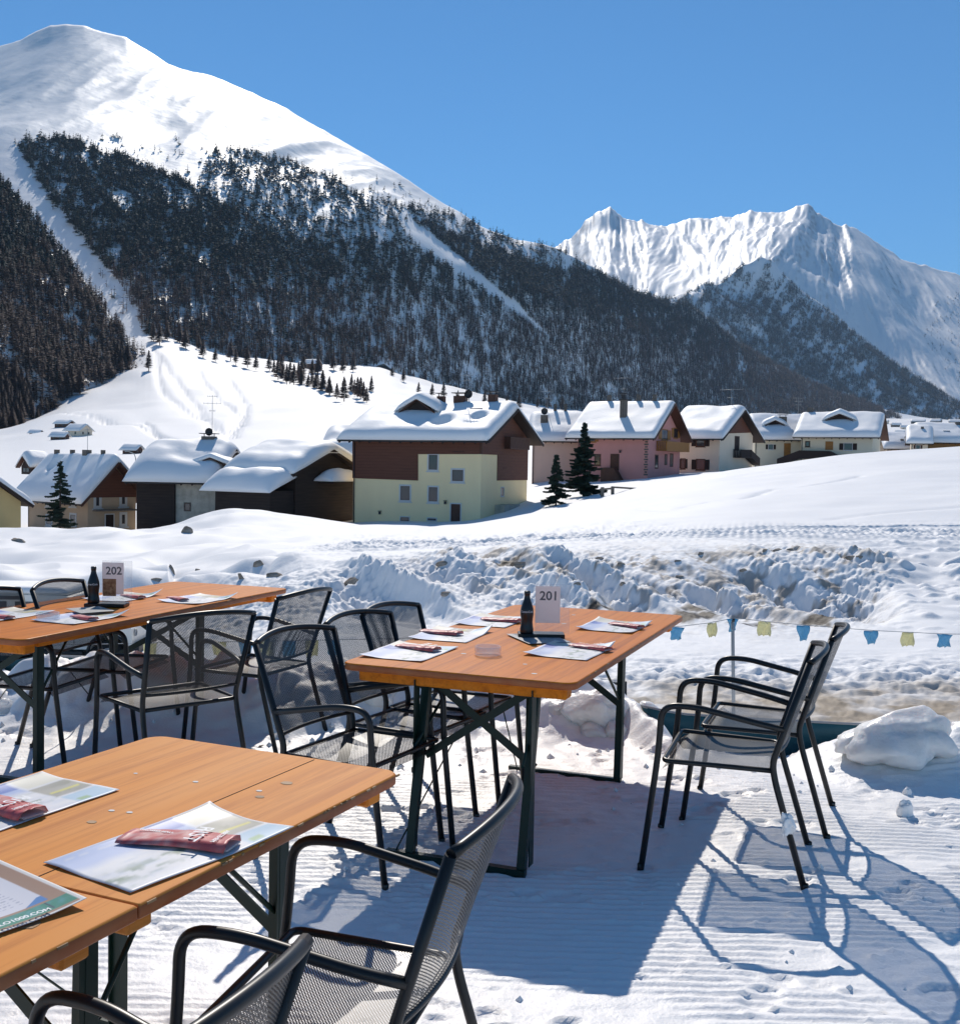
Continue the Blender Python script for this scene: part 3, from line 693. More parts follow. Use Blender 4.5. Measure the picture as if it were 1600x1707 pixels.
# near spur: the nearest trees singly, the rest as one wood
def densA(px, py, Q):
    n = fbm(px*.03, py*.03, 3, 141); hole = inpoly([(-20,650),(60,640),(110,620),(130,640),(60,690)], px, py)
    return np.clip(.95+n*.4,0,1)*np.where(px > 205, .55, 1)
QA, pxA, pyA = pick(PA, XA, 14000, densA)
od = np.argsort(QA[:,1]+rngW.uniform(0,40,len(QA))); vis = od[(pxA[od] > -30)]
near = vis[:190]; rest = np.setdiff1d(np.arange(len(QA)), near)
larA = rngW.random(len(QA)) < np.clip((pyA-430)/120+.5, .3, .97)
hA = rngW.uniform(11,20,len(QA))
tag(scatter('spur_forest', QA[rest]-np.array((0,0,1.)), hA[rest], larA[rest], 34, 6, 2.3), 'brown larch and spruce wood on the near spur at far left', 'forest', kind='stuff')
prt = random.Random(9)
def single_tree_mesh(name, ntri, larch, seed):
    o = scatter(name, np.zeros((1,3)), np.ones(1), np.array([larch]), ntri, seed)
    me = o.data; bpy.data.objects.remove(o); return me
LAR = [single_tree_mesh('larch_tree', 330, True, 50+i) for i in range(4)]
SPR = [single_tree_mesh('spruce_tree', 300, False, 60+i) for i in range(3)]
def put_tree(me, p, h, label, group, wide=1.0, name='larch_tree', cat='tree'):
    o = bpy.data.objects.new(name, me); sc.collection.objects.link(o); o.location = p
    o.scale = (h*wide, h*wide, h); o.rotation_euler = (0, 0, prt.random()*6.28); tag(o, label, cat, group); return o
for i in near:
    lr = bool(larA[i] or prt.random() < .5)
    put_tree(LAR[prt.randrange(4)] if lr else SPR[prt.randrange(3)], QA[i]-np.array((0,0,.8)), hA[i],
      'bare brown larch standing at the front of the left spur wood' if lr else 'dark green spruce standing at the front of the left spur wood',
      'larches at the front of the left wood' if lr else 'spruces at the front of the left wood', 1.5, 'larch_tree' if lr else 'spruce_tree')
# clumps standing on the open slope
def clump(pts, hpx, label, group):
    for px, py in pts:
        p = _pt(px, py); put_tree(LAR[prt.randrange(4)], (p[0], p[1], p[2]-.5), hpx*prt.uniform(.75,1.25)*p[1]/F, label, group, 1.7)
cl = random.Random(3)
clump([(126+cl.uniform(-14,8), 662+cl.uniform(-10,6)) for _ in range(6)], 48, 'bare larch in the small clump below the left spur wood', 'larches below the left wood')
clump([(170+cl.uniform(0,50), 612+cl.uniform(-4,6)) for _ in range(9)], 40, 'bare larch at the right-hand tip of the left spur wood', 'larches at the tip of the left wood')
clump([(248, 618)], 34, 'lone bare larch on the open snow right of the left wood', None)
clump([(462+i*11+cl.uniform(-4,4), 628+i*3.6+cl.uniform(-5,5)) for i in range(11)]+[(478+i*12, 640+i*3) for i in range(7)], 34, 'larch in the long clump on the open slope above the snowy roofs', 'larches in the slope clump')
clump([(586+i*5, 655+i*3.2) for i in range(6)], 34, 'larch in the short row right of the slope clump', 'larches in the short row')
clump([(619, 655)], 24, 'lone small larch right of the short row on the open slope', None)
clump([(648+i*22+cl.uniform(-8,8), np.interp(648+i*22,[640,700,800,1000,1300],[618,655,672,690,697])+cl.uniform(0,5)) for i in range(14)], 22, 'small larch along the foot of the main mountain forest', 'larches at the forest foot')
clump([(250+i*16+cl.uniform(-8,8), np.interp(250+i*16,[240,300,400,480,600],[565,582,612,628,624])+cl.uniform(-8,2)) for i in range(22)], 30, 'larch at the lower edge of the big mountainside forest', 'larches at the lower forest edge')
# ================================================================ village houses
def roof_blanket(u0, u1, v0, v1, vm, zf, T, seed, holes=(), nu=70, nv=46, sag=.10):
    """thick rounded snow lying on a roof; zf(v) roof height; returns MB in house coordinates"""
    us = np.linspace(u0, u1, nu); vs = np.linspace(v0, v1, nv)
    U, V = np.meshgrid(us, vs); z0 = zf(V)
    a = np.abs((U-(u0+u1)/2)/((u1-u0)/2)); b = np.abs((V-(v0+v1)/2)/((v1-v0)/2))
    ea = np.clip((1-a)*(u1-u0)/2/(T*1.1), 0, 1); eb = np.clip((1-b)*(v1-v0)/2/(T*1.3), 0, 1)
    pr = np.sqrt(1-(1-ea)**2+1e-6)*np.sqrt(1-(1-eb)**2+1e-6)
    n = fbm(U*.25+seed, V*.35, 2, seed)
    th = T*pr*(1+n*.15) + .03
    for (hu, hv, hr) in holes: th *= 1-.9*np.exp(-(((U-hu)/hr)**2+((V-hv)/hr)**2)**2)
    top = z0 + th; r = .55
    k = np.exp(-((V-vm)/r)**2); top = top - k*(sag)
    # edge overhang bulges outwards
    Uo = U + np.sign(U-(u0+u1)/2)*.10*(1-ea)*T; Vo = V + np.sign(V-(v0+v1)/2)*.16*(1-eb)*T + n*.06*(1-eb)
    mb = MB(); P = np.stack([Uo, Vo, top], -1).reshape(-1,3)
    f = [(i*nu+j, i*nu+j+1, (i+1)*nu+j+1, (i+1)*nu+j) for i in range(nv-1) for j in range(nu-1)]
    mb.add(P.tolist(), f, True)
    B = np.stack([U, V, z0+.012], -1).reshape(-1,3); b0 = nu*nv
    mb.add(B.tolist(), [t[::-1] for t in f], True)
    rim = [i for i in range(nu)] + [i*nu+nu-1 for i in range(1,nv)] + [(nv-1)*nu+j for j in range(nu-2,-1,-1)] + [i*nu for i in range(nv-2,0,-1)]
    for q in range(len(rim)):
        x, y = rim[q], rim[(q+1)%len(rim)]; mb.f.append([y, x, b0+x, b0+y]); mb.sm.append(True); mb.mi.append(0)
    return mb
class House:
    """u runs along the front to the left, v runs back along the gable; gable end at the right"""
    def __init__(s, name, label, corner, theta, xl, xr, y_eave, wall, cat='house', group=None, deep=None, sink=1.2, Lfix=None):
        px, py, d = corner; s.o = W(px, py, d); th = R(theta)
        s.a = Vector((-math.cos(th), math.sin(th), 0)); s.b = Vector((math.sin(th), math.cos(th), 0))
        s.nf = Vector((-math.sin(th), -math.cos(th), 0)); s.ng = Vector((math.cos(th), -math.sin(th), 0))
        s.L = Lfix or (onplane(xl, py, s.o, s.nf)-s.o).dot(s.a)
        s.Wd = deep or (onplane(xr, py, s.o, s.ng)-s.o).dot(s.b)
        s.h = W(px, y_eave, d).z - s.o.z; s.sink = sink; s.wall = wall
        s.root = empty(name, s.o); tag(s.root, label, cat, group)
        s.root.matrix_world = Matrix(((s.a.x, s.b.x, 0, s.o.x),(s.a.y, s.b.y, 0, s.o.y),(0,0,1,s.o.z),(0,0,0,1)))
        bpy.context.view_layer.update()
    # house frame is left handed (u to the left), so face windings are flipped on build
    def B(s, mb, name, m, parent=None):
        mb.f = [list(f)[::-1] for f in mb.f]; mb.uv = {}
        return mb.build(name, m, parent or s.root)
    def F(s, px, py):                            # pixel on the front wall -> (u, z)
        p = onplane(px, py, s.o, s.nf)-s.o; return p.dot(s.a), p.z
    def Gb(s, px, py):
        p = onplane(px, py, s.o, s.ng)-s.o; return p.dot(s.b), p.z
    def walls(s, apex_y=None, apex_x=None, peak=None, m=None):
        s.peak = peak if peak else s.Gb(apex_x, apex_y)[1]-s.h
        mb = MB(); L, Wd, h, k = s.L, s.Wd, s.h, s.sink
        mb.add([(0,0,-k),(L,0,-k),(L,Wd,-k),(0,Wd,-k),(0,0,h),(L,0,h),(L,Wd,h),(0,Wd,h),(0,Wd/2,h+s.peak),(L,Wd/2,h+s.peak)],
               [(0,1,5,4),(1,2,6,9,5),(2,3,7,6),(3,0,4,8,7),(4,5,9,8),(6,7,8,9)])
        mb.f = [f[::-1] for f in mb.f]
        s.wall_o = s.B(mb, 'wall', m or s.wall); return s
    def roof(s, ovu=.9, ovv=1.0, T=.55, seed=1, wood='dark_wood', holes=(), rafters=True, ovl=None, sag=.10):
        L, Wd, h, pk = s.L, s.Wd, s.h, s.peak; sl = pk/(Wd/2); ovl = ovl if ovl is not None else ovu
        zf = lambda v: h + .14 + pk - np.abs(np.asarray(v)-Wd/2)*sl
        s.zf = zf; t = .10; mb = MB()
        for sg in (-1, 1):
            ve = Wd/2 + sg*(Wd/2+ovv); za, zb = float(zf(Wd/2)), float(zf(ve))
            mb.prism([(-ovu, Wd/2, za), (-ovu, ve, zb), (-ovu, ve, zb-t-.03), (-ovu, Wd/2, za-t)], (L+ovu+ovl, 0, 0))
        if rafters:
            n = int((L+ovu)/1.0)
            for i in range(n+1):
                u = -ovu+.2+i*(L+ovu+ovl-.4)/n
                mb.bar((u, -ovv+.05, float(zf(-ovv))-.22), (u, .1, float(zf(.1))-.22), .12, .14)
        gm = MB(); gm.tube([(-ovu+.1, -ovv-.06, float(zf(-ovv))-.10), (L+ovl-.1, -ovv-.06, float(zf(-ovv))-.10)], .07, 6); gm.tube([(L-.15,-.12,-1),(L-.15,-.12,float(zf(-.1))-.3)], .05, 6)
        # barge boards on the gable end
        for sg in (-1, 1):
            ve = Wd/2 + sg*(Wd/2+ovv)
            mb.bar((-ovu-.03, Wd/2, float(zf(Wd/2))-.10), (-ovu-.03, ve, float(zf(ve))-.12), .05, .26)
        s.roof_o = s.B(mb, 'roof', wood); s.B(gm, 'gutter', 'dark_metal', s.roof_o)
        bl = roof_blanket(-ovu+.05, L+ovl-.05, -ovv-.02, Wd+ovv, Wd/2, zf, T, seed, holes, sag=sag)
        s.B(bl, 'roof_snow', 'roof_snow', s.roof_o)
        return s
    def window(s, rect, face='F', frame='white_trim', fw_=.09, sill=True, shutters=None, pane='pane_glass', name='window', arch=False):
        x0, y0, x1, y1 = rect; f = s.F if face == 'F' else s.Gb
        a0, z1 = f(x0, y0); a1, z0 = f(x1, y1); lo, hi = min(a0,a1), max(a0,a1); w, hh = hi-lo, z1-z0; c = (lo+hi)/2
        def P(q, dp, z): return (q, -dp, z) if face == 'F' else (-dp, q, z)
        def bx(mb, q0, q1, z0_, z1_, d0, d1):
            p, r = P(q0, d0, z0_), P(q1, d1, z1_)
            mb.box([(i+j)/2 for i, j in zip(p, r)], [abs(i-j) for i, j in zip(p, r)])
        mb = MB(); e = fw_
        bx(mb, lo-e, lo, z0-e, z1+e, -.02, .04); bx(mb, hi, hi+e, z0-e, z1+e, -.02, .04)
        bx(mb, lo, hi, z1, z1+e, -.02, .038); bx(mb, lo, hi, z0-e, z0, -.02, .038)
        if sill: bx(mb, lo-e*1.6, hi+e*1.6, z0-e*1.6, z0-e, -.02, .10)
        wo_ = s.B(mb, name, frame)
        mb = MB(); bx(mb, lo, hi, z0, z1, -.01, .012); s.B(mb, 'pane', pane, wo_)
        mb = MB(); g = .045
        bx(mb, lo, lo+g, z0, z1, .012, .03); bx(mb, hi-g, hi, z0, z1, .012, .03); bx(mb, lo+g, hi-g, z1-g, z1, .012, .03); bx(mb, lo+g, hi-g, z0, z0+g, .012, .03)
        if w > 1.15: bx(mb, c-.025, c+.025, z0+g, z1-g, .012, .028)
        s.B(mb, 'sash', 'brown_wood', wo_)
        if shutters:
            for q in (lo-e-w*.52, hi+e):
                mb = MB(); bx(mb, q, q+w*.52, z0, z1, .01, .06)
                for i in range(5): bx(mb, q+.05, q+w*.52-.05, z0+hh*(i+.25)/5, z0+hh*(i+.6)/5, .06, .075)
                s.B(mb, 'shutter', shutters, wo_)
        return wo_
    def door(s, rect, face='F', frame='white_trim', leaf='brown_wood', steps=False):
        x0, y0, x1, y1 = rect; f = s.F if face == 'F' else s.Gb
        a0, z1 = f(x0, y0); a1, z0 = f(x1, y1); lo, hi = min(a0,a1), max(a0,a1)
        def bx(mb, q0, q1, z0_, z1_, d0, d1):
            p, r = ((q0,-d0,z0_),(q1,-d1,z1_)) if face == 'F' else ((-d0,q0,z0_),(-d1,q1,z1_))
            mb.box([(i+j)/2 for i, j in zip(p, r)], [abs(i-j) for i, j in zip(p, r)])
        mb = MB(); bx(mb, lo, hi, z0, z1, -.01, .03)
        for i in range(4): bx(mb, lo+(hi-lo)*(i+.1)/4, lo+(hi-lo)*(i+.9)/4, z0+.1, z1-.1, .03, .045)
        d = s.B(mb, 'door', leaf); e = .11
        mb = MB(); bx(mb, lo-e, lo, z0, z1+e, -.02, .05); bx(mb, hi, hi+e, z0, z1+e, -.02, .05); bx(mb, lo, hi, z1, z1+e, -.02, .048)
        s.B(mb, 'frame', frame, d)
        mb = MB(); bx(mb, lo+.08, lo+.13, (z0+z1)/2-.05, (z0+z1)/2+.05, .045, .09); s.B(mb, 'handle', 'dark_metal', d)
        return d
    def panel(s, pts, face='F', m='brown_boards', th=.06, name='cladding'):
        f = s.F if face == 'F' else s.Gb
        q = [f(*p) for p in pts]; mb = MB()
        if face == 'F': mb.prism([(a, -.01, z) for a, z in q], (0, -th, 0))
        else: mb.prism([(-.01, a, z) for a, z in q], (-th, 0, 0))
        return s.B(mb, name, m)
    def u_at(s, px, v):
        return (onplane(px, 700, s.o+s.b*v, s.nf)-s.o).dot(s.a)
    def on_roof(s, px, py):                      # pixel on the front roof slope -> u, v, z
        th_n = Vector((0,0,0)); sl = s.peak/(s.Wd/2)
        n = (s.nf*sl + Vector((0,0,1))).normalized(); o = s.o + Vector((0,0,s.h+.14))
        p = onplane(px, py, o, n)-s.o; v = p.dot(s.b)
        if v > s.Wd*.4 or v < -1: v = s.Wd*.36; return s.u_at(px, v), v, float(s.zf(v))
        return p.dot(s.a), v, p.z
    def chimney(s, px, py, w=.6, h=1.0, cap=True, m='chimney_stone', name='chimney', v=None):
        if v is None: u, v, z = s.on_roof(px, py)
        else: u = s.u_at(px, v); z = float(s.zf(v))
        mb = MB(); mb.box((u, v, z+h/2-.3), (w, w*.8, h+.6)); c = s.B(mb, name, m, s.roof_o)
        if cap:
            mb = MB(); mb.box((u, v, z+h+.28), (w*1.3, w*1.1, .07))
            for q in (-1,1): mb.box((u+q*w*.4, v, z+h+.12), (.07, .07, .26))
            s.B(mb, 'cap', 'dark_metal', s.roof_o)
        return u, v, z+h
    def dish(s, u, v, z, r=.45, mast=.7):
        mb = MB(); mb.tube([(u,v,z),(u,v,z+mast)], .03, 6)
        n = 18; c = (u, v-.12, z+mast+r*.4); vs = [(c[0], c[1]+.12, c[2])]
        for i in range(1,4):
            for k in range(n): a = 2*math.pi*k/n; rr = r*i/3; vs.append((c[0]+rr*math.cos(a), c[1]+.12-.10*(i/3)**2*1.2, c[2]+rr*math.sin(a)))
        fs = [(0, 1+k, 1+(k+1)%n) for k in range(n)]
        for i in range(2): fs += [(1+i*n+k, 1+(i+1)*n+k, 1+(i+1)*n+(k+1)%n, 1+i*n+(k+1)%n) for k in range(n)]
        mb.add(vs, fs, True); mb.tube([(c[0], c[1]+.1, c[2]-r*.8), (c[0], c[1]-.4, c[2])], .02, 5)
        s.B(mb, 'satellite_dish', 'dark_metal')
    def antenna(s, u, v, z, h=2.4, bars=((.95,1.0),(.7,.6))):
        mb = MB(); mb.tube([(u,v,z),(u,v,z+h)], .028, 5)
        for fz, w in bars:
            mb.tube([(u-w,v,z+h*fz),(u+w,v,z+h*fz)], .02, 5)
            for i in range(5): mb.tube([(u-w+i*w/2, v, z+h*fz-.12),(u-w+i*w/2, v, z+h*fz+.12)], .012, 4)
        s.B(mb, 'antenna', 'pole_grey')
    def dormer(s, px, py, w=2.2, hh=.9, seed=5, T=.45):
        u, v, z = s.on_roof(px, py); mb = MB(); dp = 1.9
        mb.prism([(u-w/2, v, z-.3),(u+w/2, v, z-.3),(u+w/2, v, z+hh*.35),(u, v, z+hh),(u-w/2, v, z+hh*.35)], (0, dp, 0))
        d = s.B(mb, 'dormer', 'dark_wood', s.roof_o)
        mb = MB()
        for q in (-1,1): mb.bar((u, v-.25, z+hh+.08), (u+q*(w/2+.35), v-.25, z+hh*.25), .5, .08, upv=(0,0,1))
        s.B(mb, 'dormer_eave', 'brown_wood', s.roof_o)
        mb = MB()
        for q in (-1,1): mb.box((u+q*w*.16, v-.02, z+.18), (w*.24, .05, .42))
        s.B(mb, 'dormer_pane', 'pane_glass', s.roof_o)
        sl = hh*.65/(w/2)
        bl = roof_blanket(u-w/2-.5, u+w/2+.5, v-.45, v+dp+.6, v+50, lambda V: np.zeros(np.shape(V)), T, seed, nu=26, nv=20, sag=0)
        b2 = []
        for (x, y, zz) in bl.v: b2.append((x, y, zz + z + hh + .12 - abs(x-u)*sl*.8))
        bl.v = b2; s.B(bl, 'dormer_snow', 'roof_snow', s.roof_o)
    def balcony(s, x0, y0, x1, y1, face='G', out=1.0, m='golden_wood', slats=True):
        f = s.F if face == 'F' else s.Gb
        a0, z1 = f(x0, y0); a1, z0 = f(x1, y1); lo, hi = min(a0,a1), max(a0,a1)
        def q(a, dp, z): return (a, -dp, z) if face == 'F' else (-dp, a, z)
        def bx(mb, p, r): mb.box([(i+j)/2 for i, j in zip(p, r)], [max(abs(i-j),.03) for i, j in zip(p, r)])
        mb = MB(); bx(mb, q(lo, 0, z0-.12), q(hi, out, z0)); bx(mb, q(lo, out-.06, z1-.08), q(hi, out, z1))
        n = max(3, int((hi-lo)/.16))
        for i in range(n): a = lo+(hi-lo)*(i+.5)/n; bx(mb, q(a-.065, out-.04, z0), q(a+.065, out-.01, z1-.08))
        for a in (lo, hi):
            bx(mb, q(a-.03, 0, z1-.08), q(a+.03, out, z1))
            for i in range(5): bx(mb, q(a-.02, out*(i+.2)/5, z0), q(a+.02, out*(i+.85)/5, z1-.08))
        return s.B(mb, 'balcony', m)
    def lamp(s, px, py, face='F'):
        a, z = (s.F if face == 'F' else s.Gb)(px, py); p = (a, -.15, z) if face == 'F' else (-.15, a, z)
        mb = MB(); mb.box(p, (.16,.16,.26)); mb.box((p[0], p[1], p[2]+.18), (.26,.26,.05)); mb.box((p[0]*.5 if face != 'F' else p[0], p[1]*.5, p[2]+.1), (.05,.16,.05)); s.B(mb, 'wall_lamp', 'dark_metal')
# ---- yellow house
h = House('yellow_house', 'tall pale yellow house with dark brown board cladding under a snowy gabled roof', (800,873,100), 24, 588, 877, 727, 'yellow_plaster')
h.walls(684, 845); h.roof(1.2, 1.25, .85, 3, holes=((4.6,1.3,.9),(1.2,2.1,.6)), ovl=1.1)
h.panel([(588,722),(800,724),(800,757),(697,757),(697,801),(588,797)])
hh = h.Gb(800,757)[1]; g_ = h.Gb
ve = lambda x: g_(x, 800)[0]
h.B(MB().prism([(-.01,0,hh),(-.01,ve(828),hh),(-.01,ve(828),g_(828,801)[1]),(-.01,h.Wd,g_(828,801)[1]),(-.01,h.Wd,h.h),(-.01,h.Wd/2,h.h+h.peak),(-.01,0,h.h)], (-.06,0,0)), 'cladding', 'brown_boards')
for r_ in ((715,758,729,783),(754,783,772,802),(668,810,683,834),(715,812,729,836)): h.window(r_, fw_=.15)
h.window((673,758,682,780), frame='brown_wood'); h.window((758,734,773,751), frame='dark_wood', pane='dark_glass')
h.window((668,862,682,869), sill=False); h.window((713,864,727,868), sill=False); h.window((835,813,839,826), 'G')
h.window((838,765,842,778), 'G', frame='dark_wood'); h.door((752,840,767,873), leaf='brown_wood')
h.window((845,723,866,741), 'G', frame='brown_wood', sill=False); h.balcony(840,728,872,748,'G',.7,'brown_wood')
h.lamp(743,838); h.lamp(634,855)
mb = MB(); a0, z0 = h.Gb(824,868); a1, z1 = h.Gb(850,840); mb.box((-.5,(a0+a1)/2,(z0+z1)/2-.4),(1.0,abs(a1-a0),z1-z0+.8)); h.B(mb, 'porch_box', 'stone_wall')
h.dormer(697,699,3.6,1.8,7,.75)
h.B(MB().box((-.03,-.03,(h.h+h.F(800,757)[1])/2),(.22,.22,h.h-h.F(800,757)[1])), 'corner_post', 'brown_wood')
u,v,z = h.chimney(797,694,1.3,.75,False,'brown_wood'); 
for (x, hh2, w_) in ((735,.35,.7),(767,.35,1.1),(821,.45,.8)):
    u, v, z = h.chimney(x, 700, w_, hh2+.9, True, 'brown_wood', v=h.Wd/2)
h.dish(h.u_at(781,h.Wd/2), h.Wd/2, h.h+h.peak+.9, .42, .5)
h.antenna(h.u_at(776,h.Wd/2), h.Wd/2, h.h+h.peak+.9, 2.6, ((.95,.7),(.75,.5)))
YH = h
# ---- pale rose annex with dish
h = House('rose_house', 'windowless pale rose house partly behind the dark spruces, satellite dish on its chimney', (975,806,136), 6, 886, 1000, 730, 'rose_plaster', deep=9)
h.walls(peak=2.7); h.roof(.5, 1.0, .75, 12, ovl=.6)
u,v,z = h.chimney(907,712,.9,1.5,False); h.dish(u, v, z, .42, .3); h.antenna(h.u_at(912,h.Wd/2), h.Wd/2, h.h+h.peak, 3.4, ((.95,.9),(.7,.5)))
h.chimney(925,695,.4,1.5,False,v=h.Wd/2); h.chimney(942,695,.4,1.5,False,v=h.Wd/2)
# ---- pink house
h = House('pink_house', 'pink house with golden wooden balcony, shutters and a tall roof chimney', (1079,798,128), 27, 962, 1132, 722, 'pink_plaster')
h.walls(676, 1118); h.roof(1.2, 1.3, .5, 21, 'brown_wood')
for r_ in ((1017,722,1030,731),(984,724,992,736)): h.window(r_, shutters='golden_wood', frame='golden_wood')
h.door((1019,758,1030,784), frame='brown_wood'); h.window((992,758,1000,775), frame='brown_wood', pane='dark_glass')
mb = MB(); a0, z0 = h.F(1007,797); a1, z1 = h.F(1042,780); mb.prism([(a0,0,z0-.5),(a1,0,z0-.5),((a0*.4+a1*.6),0,z1),(a0,0,z1)], (0,-1.2,0)); h.B(mb, 'entry_steps', 'brown_wood')
h.lamp(1034,753)
for r_ in ((1103,716,1112,733),(1123,714,1129,730)): h.window(r_, 'G', frame='golden_wood', shutters='golden_wood', pane='dark_glass')
for r_ in ((1092,759,1096,780),(1108,758,1111,774),(1117,757,1121,777)): h.window(r_, 'G', frame='brown_wood', pane='dark_glass', sill=False)
h.balcony(1094,735,1132,752,'G',1.3,'golden_wood')
mb = MB(); 
for i in range(16):
    a, z = h.F(1079-5*(1+(i%2)*.35), 728+i*4.2); mb.box((.22, -.02, z), (.30+.2*(i%2), .05, .18))
h.B(mb, 'corner_stones', 'chimney_stone')
u,v,z = h.chimney(1039,702,.75,2.5,False); 
mb = MB(); mb.box((u,v,z+.05),(1.0,.9,.12)); mb.box((u,v,z+.4),(.5,.5,.5)); mb.box((u,v,z+.75),(.8,.7,.1)); h.B(mb,'chimney_cap','dark_metal',h.roof_o)
h.antenna(u, v, z+.7, 2.0, ((.95,1.3),(.3,.4))); 
for x in (1015,1063,1090): h.chimney(x,676,.45,1.1,False,v=h.Wd/2)
PK = h
# ---- cream house
h = House('cream_house', 'cream and white house with dark gable and brown outdoor stair', (1198,788,142), 34, 1120, 1253, 722, 'cream_plaster')
h.walls(686, 1236); h.roof(1.1, 1.7, .8, 33, 'dark_wood')
h.panel([(1198,723),(1253,721),(1236,690)], 'G', 'brown_boards', .05, 'gable_boards')
for r_ in ((1161,728,1174,744),(1161,766,1174,783),(1135,727,1143,742),(1135,765,1141,781)): h.window(r_, shutters='dark_wood', frame='brown_wood')
h.door((1225,728,1231,751), 'G', frame='brown_wood', leaf='dark_wood'); h.balcony(1222,749,1240,762,'G',1.1,'dark_wood')
a0, z0 = h.Gb(1238,762); a1, z1 = h.Gb(1253,776)
mb = MB(); mb.prism([(-.15,a0,z0+1.0),(-.15,a1,z1+1.0),(-.15,a1,z1),(-.15,a0,z0)], (-1.0,0,0)); h.B(mb, 'stair', 'dark_wood')
h.chimney(1197,704,.8,.5,False); h.antenna(h.u_at(1218,h.Wd/2), h.Wd/2, h.h+h.peak, 3.0, ((.95,1.6),(.6,.6)))
# ---- sage houses
h = House('sage_annex', 'low sage grey house wing with one shuttered window between the cream and sage houses', (1350,778,168), 4, 1257, 1360, 729, 'sage_plaster', deep=11)
h.walls(peak=3.0); h.roof(.4, 1.1, .8, 41)
h.window((1281,741,1288,749), shutters='dark_wood', frame='white_trim'); h.door((1308,740,1316,765), frame='golden_wood', leaf='golden_wood')
h.dormer(1291,716,3.0,1.3,9,.7); h.chimney(1304,713,1.1,1.7,True); h.antenna(h.u_at(1330,h.Wd/2), h.Wd/2, h.h+h.peak, 3.4, ((.95,.8),(.8,.6),(.65,.5)))
h = House('sage_house', 'long sage grey house with snow-covered outdoor stair and a central dormer', (1453,778,160), 25, 1334, 1466, 724, 'sage_plaster')
h.walls(peak=2.9); h.roof(1.1, 1.2, .75, 45, 'brown_wood', sag=.2)
h.window((1407,739,1420,750), shutters='dark_wood'); h.window((1343,736,1349,744), frame='dark_wood', pane='dark_glass'); h.door((1377,737,1387,750), frame='golden_wood', leaf='golden_wood')
h.dormer(1399,708,3.8,1.5,11,.8); h.chimney(1350,694,.8,1.2,False,v=h.Wd/2)
mb = MB(); q0, q1, q2, q3 = [h.F(*p) for p in ((1298,765),(1335,751),(1385,752),(1415,768))]
mb.prism([(q0[0],0,q0[1]),(q1[0],0,q1[1]),(q2[0],0,q2[1]),(q3[0],0,q3[1]),(q3[0],0,q3[1]-1.0),(q2[0],0,q2[1]-1.2),(q1[0],0,q1[1]-1.2),(q0[0],0,q0[1]-1.0)], (0,-1.6,0)); h.B(mb, 'outdoor_stair', 'dark_wood')
# ---- far right roofs
h = House('distant_chalet', 'small low chalet under deep snow just right of the long sage house', (1512,765,215), 10, 1478, 1520, 745, 'tan_plaster', deep=8); h.walls(peak=2.2); h.roof(.8,1.0,.9,51); h.chimney(1503,742,.6,1.2,False)
h = House('cream_chalet', 'cream chalet with wooden corner and snowy roof near the right edge', (1546,757,200), 20, 1518, 1556, 736, 'cream_plaster', deep=9); h.walls(peak=2.4); h.roof(.9,1.0,.8,53); h.window((1527,742,1533,748), shutters='brown_wood'); h.chimney(1537,722,.5,1.2,False)
h = House('wooden_chalet', 'golden wood chalet with drooping roof snow cut by the right edge of the picture', (1680,757,205), 3, 1546, 1700, 736, 'golden_wood', deep=12); h.walls(peak=2.8); h.roof(.9,1.2,.9,55,sag=.2); h.chimney(1576,726,1.2,.9,False); h.chimney(1596,716,.8,1.4,False)
# ---- brown gabled house at the left
h = House('gabled_house', 'tan two-storey house with big dark brown wooden gable behind the slender spruce', (146,890,112), 40, 48, 226, 818, 'tan_plaster', sink=3)
h.walls(772, 188); h.roof(1.3, 1.4, 1.0, 61, 'brown_wood', holes=((9.3,1.6,.7),))
h.panel([(146,818),(226,818),(188,776)], 'G', 'brown_boards', .1, 'gable_boards')
a0, z0 = h.Gb(146,824); h.B(MB().box((-.03,h.Wd/2,h.h-.35),(.06,h.Wd,.7)), 'gable_band', 'brown_boards')
for r_ in ((160,826,165,843),(203,825,208,840),(203,858,208,873)): h.window(r_, 'G', pane='dark_glass', fw_=.28)
h.door((176,858,189,884), 'G', leaf='dark_wood'); h.B(MB().box((-.5, *[(h.Gb(154,850)[0]+h.Gb(222,850)[0])/2, h.Gb(190,850)[1]]), (1.0, abs(h.Gb(154,850)[0]-h.Gb(222,850)[0]), .16)), 'canopy', 'chimney_stone')
for r_ in ((78,826,86,842),(118,826,126,842),(118,858,126,874),(78,860,86,874)): h.window(r_, pane='dark_glass', fw_=.2)
for x, w_ in ((95,.5),(121,.45),(145,.8),(172,.4)): h.chimney(x,766,w_,1.2,False,v=h.Wd/2)
h.antenna(h.u_at(146,h.Wd/2), h.Wd/2, h.h+h.peak+.8, 2.8, ((.95,.5),))
h.dormer(44,786,2.2,1.6,13,.6)
# ---- ochre corner at the far left
h = House('ochre_house', 'ochre house cut by the left edge of the picture', (-75,905,95), 38, -190, 18, 838, 'ochre_plaster', sink=3, deep=6)
h.walls(peak=2.0); h.roof(.9,.7,.7,65,'dark_wood')
